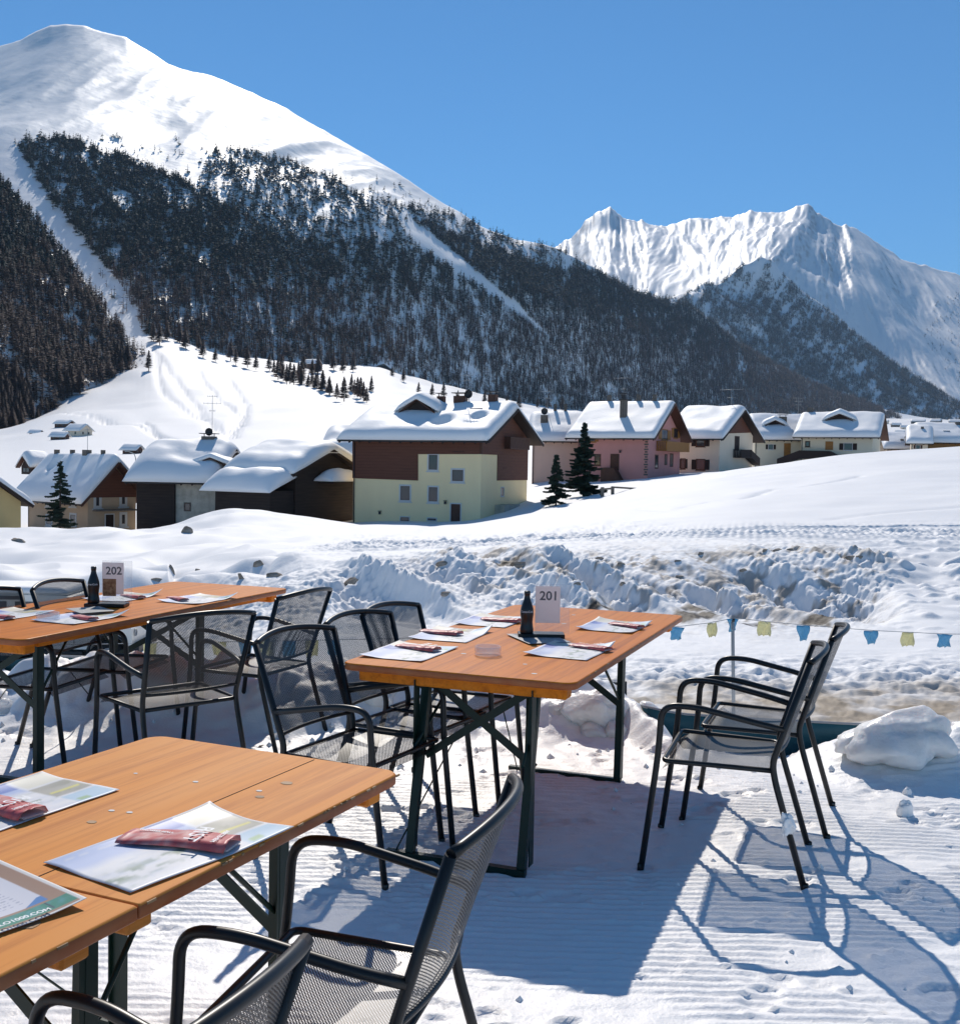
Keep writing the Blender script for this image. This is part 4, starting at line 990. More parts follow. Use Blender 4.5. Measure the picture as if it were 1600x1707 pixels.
# ---- dark barn with stone end
h = House('stone_barn', 'barn of black boards and pale rough stone under a thick sagging snow roof', (362,885,108), 5, 232, 372, 795, 'stone_wall', sink=3, deep=10)
h.walls(peak=2.6); h.roof(.3, 1.4, 1.35, 71, 'dark_wood', ovl=1.0, sag=.25)
h.panel([(230,790),(293,790),(293,905),(230,905)], 'F', 'dark_boards', .35, 'board_front')
h.window((252,818,261,834), frame='dark_wood', sill=False); h.window((308,839,317,851), frame='chimney_stone', pane='dark_glass', sill=False)
h.dormer(352,785,3.4,1.2,15,.5); u,v,z = h.chimney(349,752,1.3,1.3,True,v=h.Wd/2); h.dish(u, v, z, .40, .3); h.antenna(u-.3, v, z, 4.2, ((.97,.5),(.8,.9),(.62,.3)))
# ---- big black barn with two pillows of snow
h = House('timber_barn', 'black timber barn with stepped snow pillows and an open gable beside the yellow house', (492,872,103), 30, 375, 590, 783, 'dark_boards', sink=3, Lfix=7.4)
h.walls(752, 541); h.roof(.9, 1.3, 1.25, 81, 'dark_wood', ovl=.5, sag=.3)
h.B(MB().box((3.5,-1.7,0),(6.6,3.3,6.0)), 'lean_to', 'dark_boards')
zl = lambda V: h.h - .3 + (np.asarray(V))*.42
h.B(roof_blanket(-.6, 7.6, -4.3, -.9, 50, zl, 1.45, 83, sag=0), 'lean_to_snow', 'roof_snow')
a0 = h.Gb(553,800)[0]; z0 = h.Gb(553,802)[1]
h.B(MB().box((-.9, a0, z0-.12),(1.9, 4.2, .16)), 'porch_roof', 'dark_wood')
h.B(roof_blanket(-2.0, .0, a0-2.6, a0+2.4, 99, lambda V: z0+np.asarray(V)*0, 1.25, 85, sag=0), 'porch_snow', 'roof_snow')
h = House('tan_house', 'tan house showing only a strip between the black barn and the yellow house', (600,850,132), 4, 538, 640, 757, 'tan_plaster', sink=3, deep=9)
h.walls(peak=2.4); h.roof(.5,1.2,1.3,87)
# ---- chalets and huts on the far slope
def hut(px, py, wpx, hpx, theta, label, name='mountain_hut', wall='brown_wood', T=.8, grp=None):
    p = _pt(px, py); d = p[1]; s_ = wpx/F*d; hgt = hpx/F*d
    root = empty(name, p, R(-theta)); tag(root, label, 'hut', grp)
    dp = s_*.7; mb = MB(); pk = hgt*.45
    mb.prism([(-s_/2,-dp/2,-2),(-s_/2,dp/2,-2),(-s_/2,dp/2,hgt*.55),(-s_/2,0,hgt*.55+pk),(-s_/2,-dp/2,hgt*.55)], (s_,0,0)); mb.build('wall', wall, root)
    T = min(T, hgt*.2); zf = lambda V: hgt*.55+pk-np.abs(np.asarray(V))*pk/(dp/2)+.1
    roof_blanket(-s_/2-1, s_/2+1, -dp/2-1, dp/2+1, 0, zf, T, 7, nu=16, nv=12).build('roof_snow', 'roof_snow', root)
    mb = MB()
    for q in (-.25,.2): mb.box((q*s_, -dp/2-.05, hgt*.3), (s_*.09,.1,hgt*.2)); mb.box((s_/2+.05, q*dp, hgt*.3), (.1,dp*.12,hgt*.2))
    mb.build('window', 'dark_glass', root)
hut(131,728,36,20,30,'largest chalet in the cluster on the far slope at left, with pale walls','slope_chalet','cream_plaster')
hut(100,734,24,13,10,'small brown hut just left and below the pale slope chalet')
hut(108,712,26,11,20,'snowed-in hut behind the pale slope chalet')
hut(60,726,17,9,10,'lone brown hut at the edge below the left spur wood')
hut(221,756,26,14,20,'snow-buried hut above the gap between the gabled house and the barn')
hut(521,616,26,17,25,'dark chalet high on the slope beside the larch clump')
hut(506,612,15,9,10,'tiny hut left of the dark chalet high on the slope')
for i, (x, y, w_, h_) in enumerate(((1493,708,14,7),(1508,712,13,7),(1530,703,22,8),(1546,709,18,8),(1560,703,16,9),(1576,712,16,8),(1592,704,20,9),(1470,702,20,6),(1447,700,16,6),(1520,721,18,9),(1499,722,14,8))):
    hut(x, y+4, w_, h_, 8+7*i%30, 'tiny snow-roofed house far down the valley at the right', 'valley_house', 'cream_plaster' if i%2 else 'chimney_stone', grp='houses far down the valley')
# ---- street lamp, fence, garden trees
p = _pt(224,790); p = W(226,795,140); r = empty('street_lamp', p); tag(r, 'thin grey street lamp sticking up behind the gabled house', 'street lamp')
mb = MB(); mb.tube([(0,0,-4),(0,0,2.4),(-.2,0,2.9),(-.9,0,3.2)], .06, 6); mb.build('pole', 'pole_grey', r); MB().box((-1.1,0,3.2),(.5,.2,.1)).build('lamp_head','pole_grey', r)
def ground_pt(px, py, d=None):
    if d is None: q = _pt(px, py); d = q[1]; 
    w_ = W(px, py, d); return Vector((w_.x, d, gz_at(w_.x, d)))
fr = empty('wooden_fence', ground_pt(1030,836,100)); tag(fr, 'broken weathered rail fence in the snow right of the dark spruces', 'fence')
o_ = fr.location
def fpt(px, py, d): return W(px, py, d)-o_
for (x, y0, y1, d) in ((1004,812,838,98),(1021,811,836,99),(1052,815,834,101),(1063,818,832,102)):
    b_, t_ = fpt(x, y1, d), fpt(x, y0, d); MB().bar(b_-Vector((0,0,.5)), t_, .28, .28, (0,1,0)).build('post', 'grey_wood', fr)
for (a_, b_) in (((1000,816,98),(1022,814,99)),((1020,812,99),(1068,815,102)),((1044,819,101),(1068,820,102)),((1000,824,98),(1004,822,98.2))):
    MB().bar(fpt(*a_), fpt(*b_), .12, .16).build('rail', 'grey_wood', fr)
fr = empty('garden_fence', ground_pt(890,832,118)); tag(fr, 'low dark snow-capped fence between the yellow house and the small spruce', 'fence'); o_ = fr.location
MB().bar(fpt(876,832,118), fpt(925,833,118), .15, .16).build('rail','dark_wood',fr); MB().bar(fpt(876,838,118), fpt(925,839,118), .15, .16).build('rail','dark_wood',fr)
for x in (880,894,904,918): MB().bar(fpt(x,845,118), fpt(x,827,118), .2, .2, (0,1,0)).build('post','dark_wood',fr)
def spruce(name, label, base, H_, wid, seed, dens=1.0, sparse=False):
    rr = random.Random(seed); root = empty(name, base); tag(root, label, 'tree')
    mb = MB(); mb.tube([(0,0,-1.5),(.02,0,H_*.5),(0,0,H_)], [H_*.022, H_*.013, .015], 7); mb.build('trunk', 'bark', root)
    V, Fc = [], []
    n = int(H_*13*dens)
    for i in range(n):
        t = (i+rr.random())/n; z = H_*(.06+.93*t); rad = wid*(1-t)**.85*(.55+.6*rr.random())+.08
        a = rr.random()*6.28; c, s_ = math.cos(a), math.sin(a); up_ = .18*rad*(1-t*.2)
        m_ = max(4, int(rad/.11)) if not sparse else max(4, int(rad/.16))
        for j in range(m_):
            f = (j+.4)/m_; r_ = rad*f; zz = z - .38*rad*f + up_*f*f*1.6; ln = (.20+.42*(1-f))*min(1.0, .35+rad*.4)
            for q in (-1, 1, 0):
                aa = a + q*(.85+.3*rr.random()); ex, ey = math.cos(aa)*ln*(.8+.5*rr.random()), math.sin(aa)*ln*(.8+.5*rr.random())
                bx_, by_ = c*r_, s_*r_; w_ = .06+.05*rr.random(); k = len(V)
                V += [(bx_-s_*w_, by_+c*w_, zz), (bx_+s_*w_, by_-c*w_, zz+.02), (bx_+ex, by_+ey, zz-.10-.12*rr.random())]; Fc.append((k,k+1,k+2))
                V += [(bx_, by_, zz+.07), (bx_+ex*.4, by_+ey*.4, zz-.14), (bx_+ex*1.1, by_+ey*1.1, zz+.02)]; Fc.append((k+3,k+4,k+5))
    MB().add(V, Fc).build('crown', 'spruce', root)
spruce('spruce_tree', 'tall dense dark spruce in front of the pink house', ground_pt(972,838,104), 6.9, 2.0, 1, 1.5)
spruce('spruce_tree', 'smaller dense spruce left of the tall one beside the yellow house', ground_pt(926,850,98), 4.5, 1.3, 2, 1.5)
spruce('spruce_tree', 'slender thin spruce in front of the tan gabled house at left', W(100,882,104), 6.4, 1.9, 4, .9, True)
# ================================================================ terrace furniture
TOP = .76
def quad_axes(yaw):
    return Vector((math.sin(yaw), math.cos(yaw), 0)), Vector((math.cos(yaw), -math.sin(yaw), 0))   # along, across
def table(name, label, near_right, yaw, L, Wd, mtop, legs, marks=(), seed=1, medge='table_edge', rn=.05, rf=.05, seams=()):
    """near_right: xy of the corner nearest on the right; local x across (left negative), y along"""
    root = empty(name, (near_right[0], near_right[1], 0), -yaw); tag(root, label, 'table', 'long beer tables on the terrace')
    # top board with rounded corners
    r = .05; out = []
    for (cx, cy, a0, r) in ((-rn, rn, -90, rn), (-rf, L-rf, 0, rf), (-Wd+rf, L-rf, 90, rf), (-Wd+rn, rn, 180, rn)):
        for k in range(7): a = R(a0+15*k); out.append((cx+r*math.cos(a), cy+r*math.sin(a)))
    n = len(out); th = .030; e = .004; mb = MB()
    ins = lambda p, q: ((p[0]+Wd/2)*(1-q/(Wd/2))-Wd/2, (p[1]-L/2)*(1-q/(L/2))+L/2)
    ring = [[(*ins(p, e), TOP) for p in out], [(*p, TOP-e) for p in out], [(*p, TOP-th+e) for p in out], [(*ins(p, e), TOP-th) for p in out]]
    vs = [v for q in ring for v in q]; fs, mi = [], []
    mb.add(vs, [list(range(n)), [3*n+k for k in range(n)][::-1]], False, 0)
    b = 0
    for j in range(3):
        mb.f += [[j*n+(k+1)%n, j*n+k, (j+1)*n+k, (j+1)*n+(k+1)%n] for k in range(n)]; mb.sm += [True]*n; mb.mi += [0 if j == 0 else 1]*n
    rr = random.Random(seed)
    for i in range(16 if L < 2 else 9):
        y = rr.random()*L*.96+.02; mb.box((-.0008, y, TOP-.005), (.0035, .008+.02*rr.random(), .005), mi=2)
    top = mb.build('tabletop', [mtop, medge, 'chipped_edge'], root)
    for sg in seams:                                  # plank seams
        MB().box((-Wd*sg, L/2, TOP+.0006), (.0014, L-.03, .0014)).build('seam', 'leaf_litter', top)
    if marks:
        mb = MB(); mm = MB()
        for (x, y, rr, dark) in marks:
            m_ = mm if dark else mb; k = 12
            m_.add([(x, y, TOP+.0012)]+[(x+rr*math.cos(6.283*i/k)*(1+.15*math.sin(3*i)), y+rr*.8*math.sin(6.283*i/k), TOP+.0010) for i in range(k)], [(0, 1+i, 1+(i+1)%k) for i in range(k)])
        if mb.v: mb.build('wax_spot', 'white_trim', top)
        if mm.v: mm.build('knot', 'chipped_edge', top)
    # battens under the top
    for y in (.10, L-.10) if L > 1.3 else (.06, L-.06):
        MB().box((-Wd/2, y, TOP-th-.026), (Wd-.10, .07, .05), bev=.006).build('batten', mtop, root)
    for sg in (-1, 1): MB().box((-Wd/2+sg*(Wd/2-.075), L/2, TOP-th-.016), (.022, L-.34, .03)).build('side_rail', mtop, root)
    # folding trestles
    for (y, inw, lean, *xo) in legs:
        xo = xo[0] if xo else 0; xs = (-Wd/2-inw+xo, -Wd/2+inw+xo); z1 = TOP-th-.01
        t = empty('trestle', (0, 0, 0)); t.parent = root
        for x in xs:
            m2 = MB(); m2.bar((x, y+lean, -.03), (x, y, z1), .034, .030, (0,1,0)); m2.box((x+.014*(1 if x > -Wd/2 else -1), y+lean*.5, z1/2), (.004,.05,z1*.96)); m2.build('leg', 'green_steel', t)
        MB().bar((xs[0]-.10, y+lean, .008), (xs[1]+.02, y+lean, .008), .032, .032).build('foot_bar', 'green_steel', t)
        MB().bar((xs[0], y+.012, z1-.02), (xs[1], y-.006, z1-.34), .032, .006, (0,1,0)).build('cross_brace', 'green_steel', t)
        MB().bar((xs[0], y-.012, z1-.34), (xs[1], y+.006, z1-.02), .032, .006, (0,1,0)).build('cross_brace', 'green_steel', t)
        s_ = 1 if y < L/2 else -1
        for x in xs: MB().tube([(x, y+lean, .42), (x*.8+(-Wd/2)*.2, y+s_*.30, z1)], .007, 6).build('folding_stay', 'green_steel', t)
        MB().tube([(xs[0]-.06, y+lean, .02), (xs[0]-.02, y+s_*.38, .38)], .0035, 5).build('locking_wire', 'green_steel', t)
    return root
Y1, Y2, Y0 = R(21.2), R(20.1), R(24.6)
NR1 = G(958,1140,TOP); NR2 = G(38,1067,TOP); FR0 = G(671,1286,TOP)
al0, ac0 = quad_axes(Y0)
L0 = 1.0; NR0 = FR0 - al0*L0
T1 = table('beer_table', 'orange wooden table with number 201 holder, right of centre', NR1, Y1, 2.14, .99, 'orange_wood', [(.16,.235,-.16,.06),(1.43,.235,-.05,.09)],
   [(-.62,.42,.012,0),(-.30,.30,.010,0),(-.35,.75,.009,0),(-.2,1.35,.012,0),(-.5,1.5,.014,0),(-.55,1.85,.012,0),(-.2,.12,.012,0)])
T2 = table('beer_table', 'orange wooden table with number 202 holder, at the left in front of the white car', NR2, Y2, 2.34, .87, 'orange_wood', [(.30,.25,.0),(1.55,.30,.0)], [(-.25,.1,.013,0),(-.6,.5,.01,0)], 2)
def spot(px, py, T, yaw):                                    # photo pixel on a table top -> that table's own coordinates
    p = G(px, py, TOP); al, ac = quad_axes(yaw); d = p-Vector((T.location.x, T.location.y, TOP)); return (d.dot(ac), d.dot(al))
class _L: pass
_t = _L(); _t.location = NR0
mk = [(*spot(x, y, _t, Y0), r_, k_) for x, y, r_, k_ in ((226,1290,.006,0),(326,1304,.008,0),(432,1319,.008,0),(186,1352,.008,0),(216,1355,.008,0),(433,1329,.012,1),(478,1306,.016,1),(153,1371,.012,1))]
T0 = table('beer_table', 'near pale orange wooden table with bare far end in the left foreground', NR0, Y0, L0, .83, 'faded_wood', [(.05,.26,-.02,-.02),(.76,.26,.0,-.07)], mk, 3, rn=.004, seams=(.32,))
T9 = table('beer_table', 'nearest wooden table pushed against the bare one, carrying the green-edged menu at the bottom left', NR0 - al0*1.703, Y0, 1.70, .83, 'faded_wood', [(.2,.26,0)], [(-.12,1.55,.03,1)], 4, rf=.004)
# ---------------------------------------------------------------- chairs
def arc(pts, r, k=6):
    """polyline with rounded corners"""
    pts = [Vector(p) for p in pts]; out = [pts[0]]
    for a, b, c in zip(pts[:-2], pts[1:-1], pts[2:]):
        rr = min(r, (a-b).length*.48, (c-b).length*.48); p0 = b+(a-b).normalized()*rr; p1 = b+(c-b).normalized()*rr
        for i in range(k+1): t = i/k; out.append(p0*(1-t)**2 + b*2*t*(1-t) + p1*t*t)
    return out + [pts[-1]]
def make_chair():
    root = empty('mesh_chair')
    r = .0125
    for sx in (-1, 1):                                       # front leg sweeping into the armrest
        pts = arc([(sx*.255, .295, 0), (sx*.265, .235, .475), (sx*.272, .225, .665), (sx*.278, .10, .672), (sx*.268, -.14, .625), (sx*.247, -.233, .605)], .105, 8)
        MB().tube(pts, r, 10).build('armrest', 'black_tube', root)
        pts = arc([(sx*.250, -.325, 0), (sx*.238, -.205, .40), (sx*.236, -.192, .47), (sx*.262, -.318, .865)], .07, 6)
        MB().tube(pts, r, 10).build('rear_leg', 'black_tube', root)
        for (x, y) in ((sx*.255, .295), (sx*.250, -.325)): MB().lathe([(.0,0),(.0135,0),(.0135,.03),(.0118,.032)], (x, y, -.002), 10).build('foot_cap', 'black_plastic', root)
    bow = lambda x, f=1.0: (1-(x/.262)**2)
    n = 17; tp = [(-.262+.524*i/(n-1)) for i in range(n)]
    MB().tube([(x, -.318-.055*bow(x), .865+.026*bow(x)) for x in tp], r, 10).build('top_rail', 'black_tube', root)
    MB().tube([(x*.91, -.208-.030*bow(x), .515) for x in tp], .008, 8).build('lower_rail', 'black_tube', root)
    # seat frame
    fr = arc([(-.236,-.19,.442),(.236,-.19,.442),(.262,.215,.448),(-.262,.215,.448),(-.236,-.19,.442)], .03, 4)
    MB().tube(fr, .010, 8).build('seat_frame', 'black_tube', root)
    nu, nv = 13, 11; vs, uv = [], []
    for j in range(nv):
        t = j/(nv-1); hw = .232+.026*t; y = -.187+.407*t
        for i in range(nu):
            s_ = i/(nu-1)*2-1; z = .444 - .014*(1-s_*s_)*math.sin(math.pi*min(t*1.05,1)) - (.03*max(0,(t-.93)/.07)**2)
            vs.append((hw*s_, y, z)); uv.append((hw*s_, y))
    fs = [(j*nu+i, j*nu+i+1, (j+1)*nu+i+1, (j+1)*nu+i) for j in range(nv-1) for i in range(nu-1)]
    MB().add(vs, fs, True, uvs=uv).build('seat', 'perforated', root)
    vs, uv = [], []
    for j in range(nv):
        t = j/(nv-1); z0 = .515+.350*t; y0 = -.208-.108*t
        for i in range(nu):
            s_ = i/(nu-1)*2-1; b = 1-s_*s_; hw = .238+.024*t
            vs.append((hw*s_, y0-b*(.030+.025*t), z0+.026*b*t)); uv.append((hw*s_, t*.40))
    MB().add(vs, fs, True, uvs=uv).build('backrest', 'perforated', root)
    return root
CH0 = make_chair(); used = []
def chair(loc, face, label, group, z=-.010, tilt=0):
    """loc: xy of the seat centre; face: heading of the sitter, degrees from +Y towards +X"""
    c = CH0 if not used else copy_tree(CH0); used.append(c)
    c.location = (loc[0], loc[1], z); c.rotation_euler = (0, 0, -R(face)); tag(c, label, 'chair', group); return c
def by_feet(pf, pr, side, face):
    """near side front and rear foot pixels -> seat centre"""
    a = (G(*pf)+G(*pr))/2; f = R(face); fd = Vector((math.sin(f), math.cos(f), 0)); rg = Vector((math.cos(f), -math.sin(f), 0))
    return a - fd*(-.015) - rg*side*.2525
def by_top(px, py, end, face):
    """pixel of one end of the top rail (end -1 left of the sitter, +1 right)"""
    p = G(px, py, .875); f = R(face); fd = Vector((math.sin(f), math.cos(f), 0)); rg = Vector((math.cos(f), -math.sin(f), 0))
    return p + fd*.318 - rg*end*.262
GR = 'black mesh armchairs on the snow terrace'
chair(by_feet((1076,1450),(1332,1480),-1,-72), -72, 'black mesh armchair on the right, nearer one of the pair facing table 201', GR)
chair(by_feet((1150,1376),(1362,1392),-1,-70), -70, 'black mesh armchair on the right, farther one of the pair facing table 201', GR)
chair(by_top(752,1408,-1,-76), -76, 'black mesh armchair in the centre foreground, its backrest hiding the crossed table foot', GR)
chair(by_top(509,1548,1,-66), -66, 'nearest black mesh armchair cut off by the bottom edge', GR)
chair(by_top(426,1066,1,118), 118, 'black mesh armchair left of table 201, nearest of its row of three', GR)
chair(by_top(541,1036,1,119), 119, 'black mesh armchair left of table 201, middle of its row of three', GR)
chair(by_top(698,1002,-1,117), 117, 'black mesh armchair left of table 201, farthest of its row of three', GR)
chair(by_top(424,1015,1,-42), -42, 'black mesh armchair standing askew at the right side of table 202', GR)
chair(by_top(551,977,1,-66), -66, 'black mesh armchair beyond table 202 with its back to the row of three', GR)
chair(by_top(139,963,-1,100), 100, 'black mesh armchair behind table 202, seen beside the dark bottle', GR)
chair(by_top(33,976,-1,102), 102, 'black mesh armchair behind table 202 at the left edge of the picture', GR)
# ---------------------------------------------------------------- things on the tables
def sheet(name, label, cat, T, yaw, c, w, l, rot, curl, colf, group=None, z=.0025, n=(40,28), m='print'):
    """thin printed paper; c local table xy; curl(u,v) lifts; colf(u,v)-> rgb with u,v in 0..1"""
    u = np.linspace(0,1,n[0]); v = np.linspace(0,1,n[1]); U, V = np.meshgrid(u, v)
    X = (U-.5)*l; Yy = (V-.5)*w; Z = z + curl(U, V)
    P = np.stack([X, Yy, Z], -1); col = colf(U, V)
    o = grid_obj(name, P, m, col)
    al, ac = quad_axes(yaw); p = Vector((T.location.x, T.location.y, 0)) + ac*c[0] + al*c[1]
    o.location = (p.x, p.y, TOP); o.rotation_euler = (0, 0, -yaw+R(rot)); tag(o, label, cat, group)
    md = o.modifiers.new('thickness', 'SOLIDIFY'); md.thickness = .0008
    return o
def mapcol(seed):
    def f(U, V):
        W_ = np.array((.87,.87,.88)); c = np.ones(U.shape+(3,))*W_
        def mixc(m, col): 
            nonlocal c; c = c*(1-m[...,None]) + m[...,None]*np.array(col)
        sky_ = np.clip((V-.60-.10*fbm(U*3,V*0,2,seed))*8,0,1)*(U<.72); mixc(sky_*.62, (.28,.44,.84))
        t = np.clip((fbm(U*7+seed,V*9,4,seed)-.12)*5,0,1)*np.exp(-((V-.36-.25*(U-.4))/.13)**2); mixc(t*.85, (.16,.27,.18))
        ln = np.exp(-((V-.18-.3*(U-.3)+.03*np.sin(U*22))/.008)**2); mixc(ln*.6, (.35,.45,.40)); sh = np.clip(fbm(U*5+3,V*11+U*4,4,seed+9)*2.2,0,1); mixc(sh*.28*(V<.62), (.55,.64,.82))
        mixc(((U>.55)&(U<.72)&(V>.80)&(V<.97)).astype(float)*.9, (.12,.22,.62))
        mixc(((U>.74)&(U<.985)&(V>.30)&(V<.68)).astype(float)*.75, (.30,.28,.20)); mixc(((U>.76)&(U<.96)&(np.abs(V-.46)<.02)).astype(float), (.75,.68,.12))
        mixc(((U>.76)&(U<.985)&(V>.72)&(V<.97)).astype(float)*.35, (.80,.70,.30)); mixc(((U>.74)&(V<.28)&(V>.03)&(U<.985)).astype(float)*.55, (.22,.55,.78))
        mixc(((U>.745)&(U<.83)&(V>.06)&(V<.14)).astype(float)*.8, (.30,.50,.16))
        tx = ((U>.05)&(U<.5)&(np.abs(V-.90)<.015)).astype(float)*(noise(U*60,V*3,seed)>-.1); mixc(tx*.5, (.85,.86,.9))
        e = np.minimum(np.minimum(U,1-U)*1.4, np.minimum(V,1-V)); mixc((e<.018).astype(float), (.84,.84,.86))
        return c
    return f
def curlf(a, b, c_=0, d=0, seed=0):                           # lifts at the four corners
    return lambda U, V: .030*(a*np.clip(1-np.hypot(U,V)/.42,0,1)**2 + b*np.clip(1-np.hypot(1-U,V)/.42,0,1)**2 + c_*np.clip(1-np.hypot(1-U,1-V)/.42,0,1)**2 + d*np.clip(1-np.hypot(U,1-V)/.42,0,1)**2) + .0022*(1+noise(U*3+seed,V*3,seed)) + .010*np.clip((V-.82)/.18,0,1)**2*np.sin(U*2.6)**2*.6
MATS = [(T0,Y0,(291,1413),-9,(.0,.3,.5,.0),'ski map placemat hanging over the near table edge under a red napkin bag'),
        (T0,Y0,(12,1345),-2,(0,0,.2,.2),'ski map placemat at the left edge of the near table'),
        (T1,Y1,(683,1088),0,(.1,.15,.3,.3),'ski map placemat on table 201, nearest on its left side'),
        (T1,Y1,(752,1059),3,(.0,1.0,.3,.3),'ski map placemat on table 201, middle of its left side, one corner curled up'),
        (T1,Y1,(820,1036),0,(.0,.3,.3,.4),'ski map placemat on table 201 behind the dark bottle'),
        (T1,Y1,(950,1086),-3,(.0,.9,.2,.4),'ski map placemat on table 201, nearest on its right side'),
        (T1,Y1,(1024,1045),-2,(.2,.5,.5,.5),'ski map placemat on table 201 at its far right side'),
        (T2,Y2,(330,1000),-3,(.2,1.1,.2,.5),'ski map placemat at the far right end of table 202'),
        (T2,Y2,(205,996),4,(.1,1.2,.1,.3),'ski map placemat behind the number 202 holder'),
        (T2,Y2,(135,1031),-3,(.1,1.1,.1,.2),'ski map placemat on table 202 in front of the bottle'),
        (T2,Y2,(10,1026),0,(.1,.3,.3,.2),'ski map placemat at the left edge on table 202')]
MSZ = {T0.name:(.265,.44), T1.name:(.29,.40), T2.name:(.28,.40)}
def bagmesh(seed, w=.082, l=.245):
    """crumpled flat paper bag with a folded end"""
    nu, nv = 30, 10; U, V = np.meshgrid(np.linspace(0,1,nu), np.linspace(0,1,nv))
    th = (.006+.012*U)*np.clip(np.sin(math.pi*V),0,1)**.22*(1+.18*fbm(U*5,V*3,3,seed)) + .002
    th = np.where(U < .08, th*(.7+6*(.08-U)), th)
    c = np.ones(U.shape+(3,))*np.array((.66,.11,.115)); 
    q = np.clip((fbm(U*9,V*5,3,seed+3)+.1)*3,0,1)*np.clip((.75-U)*5,.25,1); c = c*(1-q[...,None]*.55)+q[...,None]*.55*np.array((.82,.60,.55))
    P = np.stack([(U-.5)*l + .004*noise(U*4,V*4,seed), (V-.5)*w*(1+.12*(1-U)) + .006*np.sin(U*5+seed), .004+th], -1)
    return P, c
BAGS = [(0,(300,1410),-14,1.0),(1,(0,1352),-30,1.0),(2,(697,1084),-34,.85),(3,(735,1058),-30,.85),(4,(835,1037),-28,.85),(5,(985,1083),-46,.8),(6,(1045,1046),-52,.8),(7,(297,1001),-50,.75),(8,(222,997),-40,.75),(9,(140,1033),-42,.75),(10,(0,1031),-40,.75)]
for i, (T, Y, pp, rot, cu, lab) in enumerate(MATS):
    w_, l_ = MSZ[T.name]
    sheet('placemat', lab, 'placemat', T, Y, spot(*pp, T, Y), w_, l_, 90+rot, curlf(*cu, seed=i), mapcol(100+i*7), 'ski map placemats on the tables', z=.002)
BL = ['red printed napkin bag lying on the placemat of the near table','red printed napkin bag cut by the left edge on the near table','red napkin bag nearest on the left side of table 201','red napkin bag in the middle of the left side of table 201','red napkin bag behind the bottle on table 201','red napkin bag nearest on the right side of table 201','red napkin bag at the far right of table 201','red napkin bag at the far right end of table 202','red napkin bag behind the number 202 holder','red napkin bag in front of the bottle on table 202','red napkin bag at the left edge on table 202']
for i, pp, rot, sc_ in BAGS:
    T, Y = MATS[i][0], MATS[i][1]; P, c = bagmesh(200+i); o = grid_obj('paper_bag', P, 'print', c); md = o.modifiers.new('thickness', 'SOLIDIFY'); md.thickness = .0015
    # side skirts
    cx, cy = spot(*pp, T, Y); al, ac = quad_axes(Y); p = Vector((T.location.x, T.location.y, 0)) + ac*cx + al*cy
    r = empty('napkin_bag', (p.x, p.y, TOP+.005), R(rot)+.0); tag(r, BL[i], 'napkin bag', 'red napkin bags on the placemats'); o.parent = r; o.scale = (sc_, sc_, sc_)
    MB().box((0.004,0,.006), (.240,.060,.004)).build('napkin', 'white_paper', r).scale = (sc_, sc_, 1)
    if i < 7:
        for txt, x, y, s_, rz in (('RIST', .040, .0, .048, -90), ('ABETEHEIM', .092, .0, .0145, -90), ('GROSSES HAUS', -.06, .012, .012, 0)):
            t = text_mesh('lettering', txt, s_*sc_, 'white_ink', r, (x*sc_, y*sc_, (.0245 if x > 0 else .0165)), (0, 0, R(rz)), bold=.0004)
def menucol(U, V):
    c = np.ones(U.shape+(3,))*np.array((.80,.80,.86))
    def mx(m, col):
        nonlocal c; m = m.astype(float)[...,None]; c = c*(1-m)+m*np.array(col)
    mx((V<.20)|(U>.90), (.42,.26,.18)); mx((V<.17)&(V>.05), (.02,.28,.20)); 
    g = np.clip(fbm(U*20,V*20,3,5)+.3,0,1); c = np.where(((V<.17)&(V>.06))[...,None], c*(1-g[...,None]*.5)+g[...,None]*.5*np.array((.12,.42,.50)), c)
    mx((V<.17)&(V>.06)&(np.abs((U*4)%1-.5)<.012), (.02,.05,.12))
    ln = ((V*26)%1 < .35)&(U<.82)&(U>.06)&(V>.26)&(V<.94)&(noise(U*50,np.floor(V*26),3)>0); mx(ln&True, (.48,.50,.60))
    mx((U>.80)&(U<.90)&(V>.20)&(V<.28)&(U-.80>(V-.20)), (.06,.25,.60))
    mx((V<.02)|(U>.975), (.84,.83,.80)); return c
m0 = sheet('menu_sheet', 'laminated menu with a green and brown border in the bottom left corner', 'menu', T9, Y0, (0,0), .30, .42, 0, lambda U, V: .003+.010*np.clip((U-.7)/.3,0,1)**2, menucol, n=(120,120))
_tip, _e = G(145,1503,TOP+.01), G(0,1552,TOP+.01); _u = (_tip-_e).normalized(); _v = Vector((-_u.y, _u.x, 0)); _c = _tip-_u*.21+_v*.15
m0.location = (_c.x, _c.y, TOP+.001); m0.rotation_euler = (0,0,math.atan2(_u.y,_u.x))
text_mesh('lettering', 'USSELLO1000.COM', .0165, 'white_ink', m0, (.075,-.139,.0135), (0,0,0), bold=.0005)
def darkmenu(U, V):
    c = np.ones(U.shape+(3,))*np.array((.40,.41,.42)); n_ = np.clip(fbm(U*6,V*6,3,9)+.2,0,1)[...,None]; c = c*(1-.4*n_)+.4*n_*np.array((.55,.56,.58))
    q = ((V>.55)&(U>.15))[...,None]; return np.where(q, np.array((.03,.045,.08)), c)
sheet('menu_sheet', 'dark grey menu lying under the bottle holder of table 201', 'menu', T1, Y1, spot(897,1066,T1,Y1), .30, .21, 40, lambda U, V: .003+.0*U, darkmenu, z=.004)
sheet('menu_sheet', 'grey folded leaflet lying in front of the bottle holder of table 202', 'menu', T2, Y2, spot(150,1022,T2,Y2), .22, .18, 60, lambda U, V: .012+.0*U, lambda U, V: np.ones(U.shape+(3,))*np.array((.42,.43,.42)), z=.006)
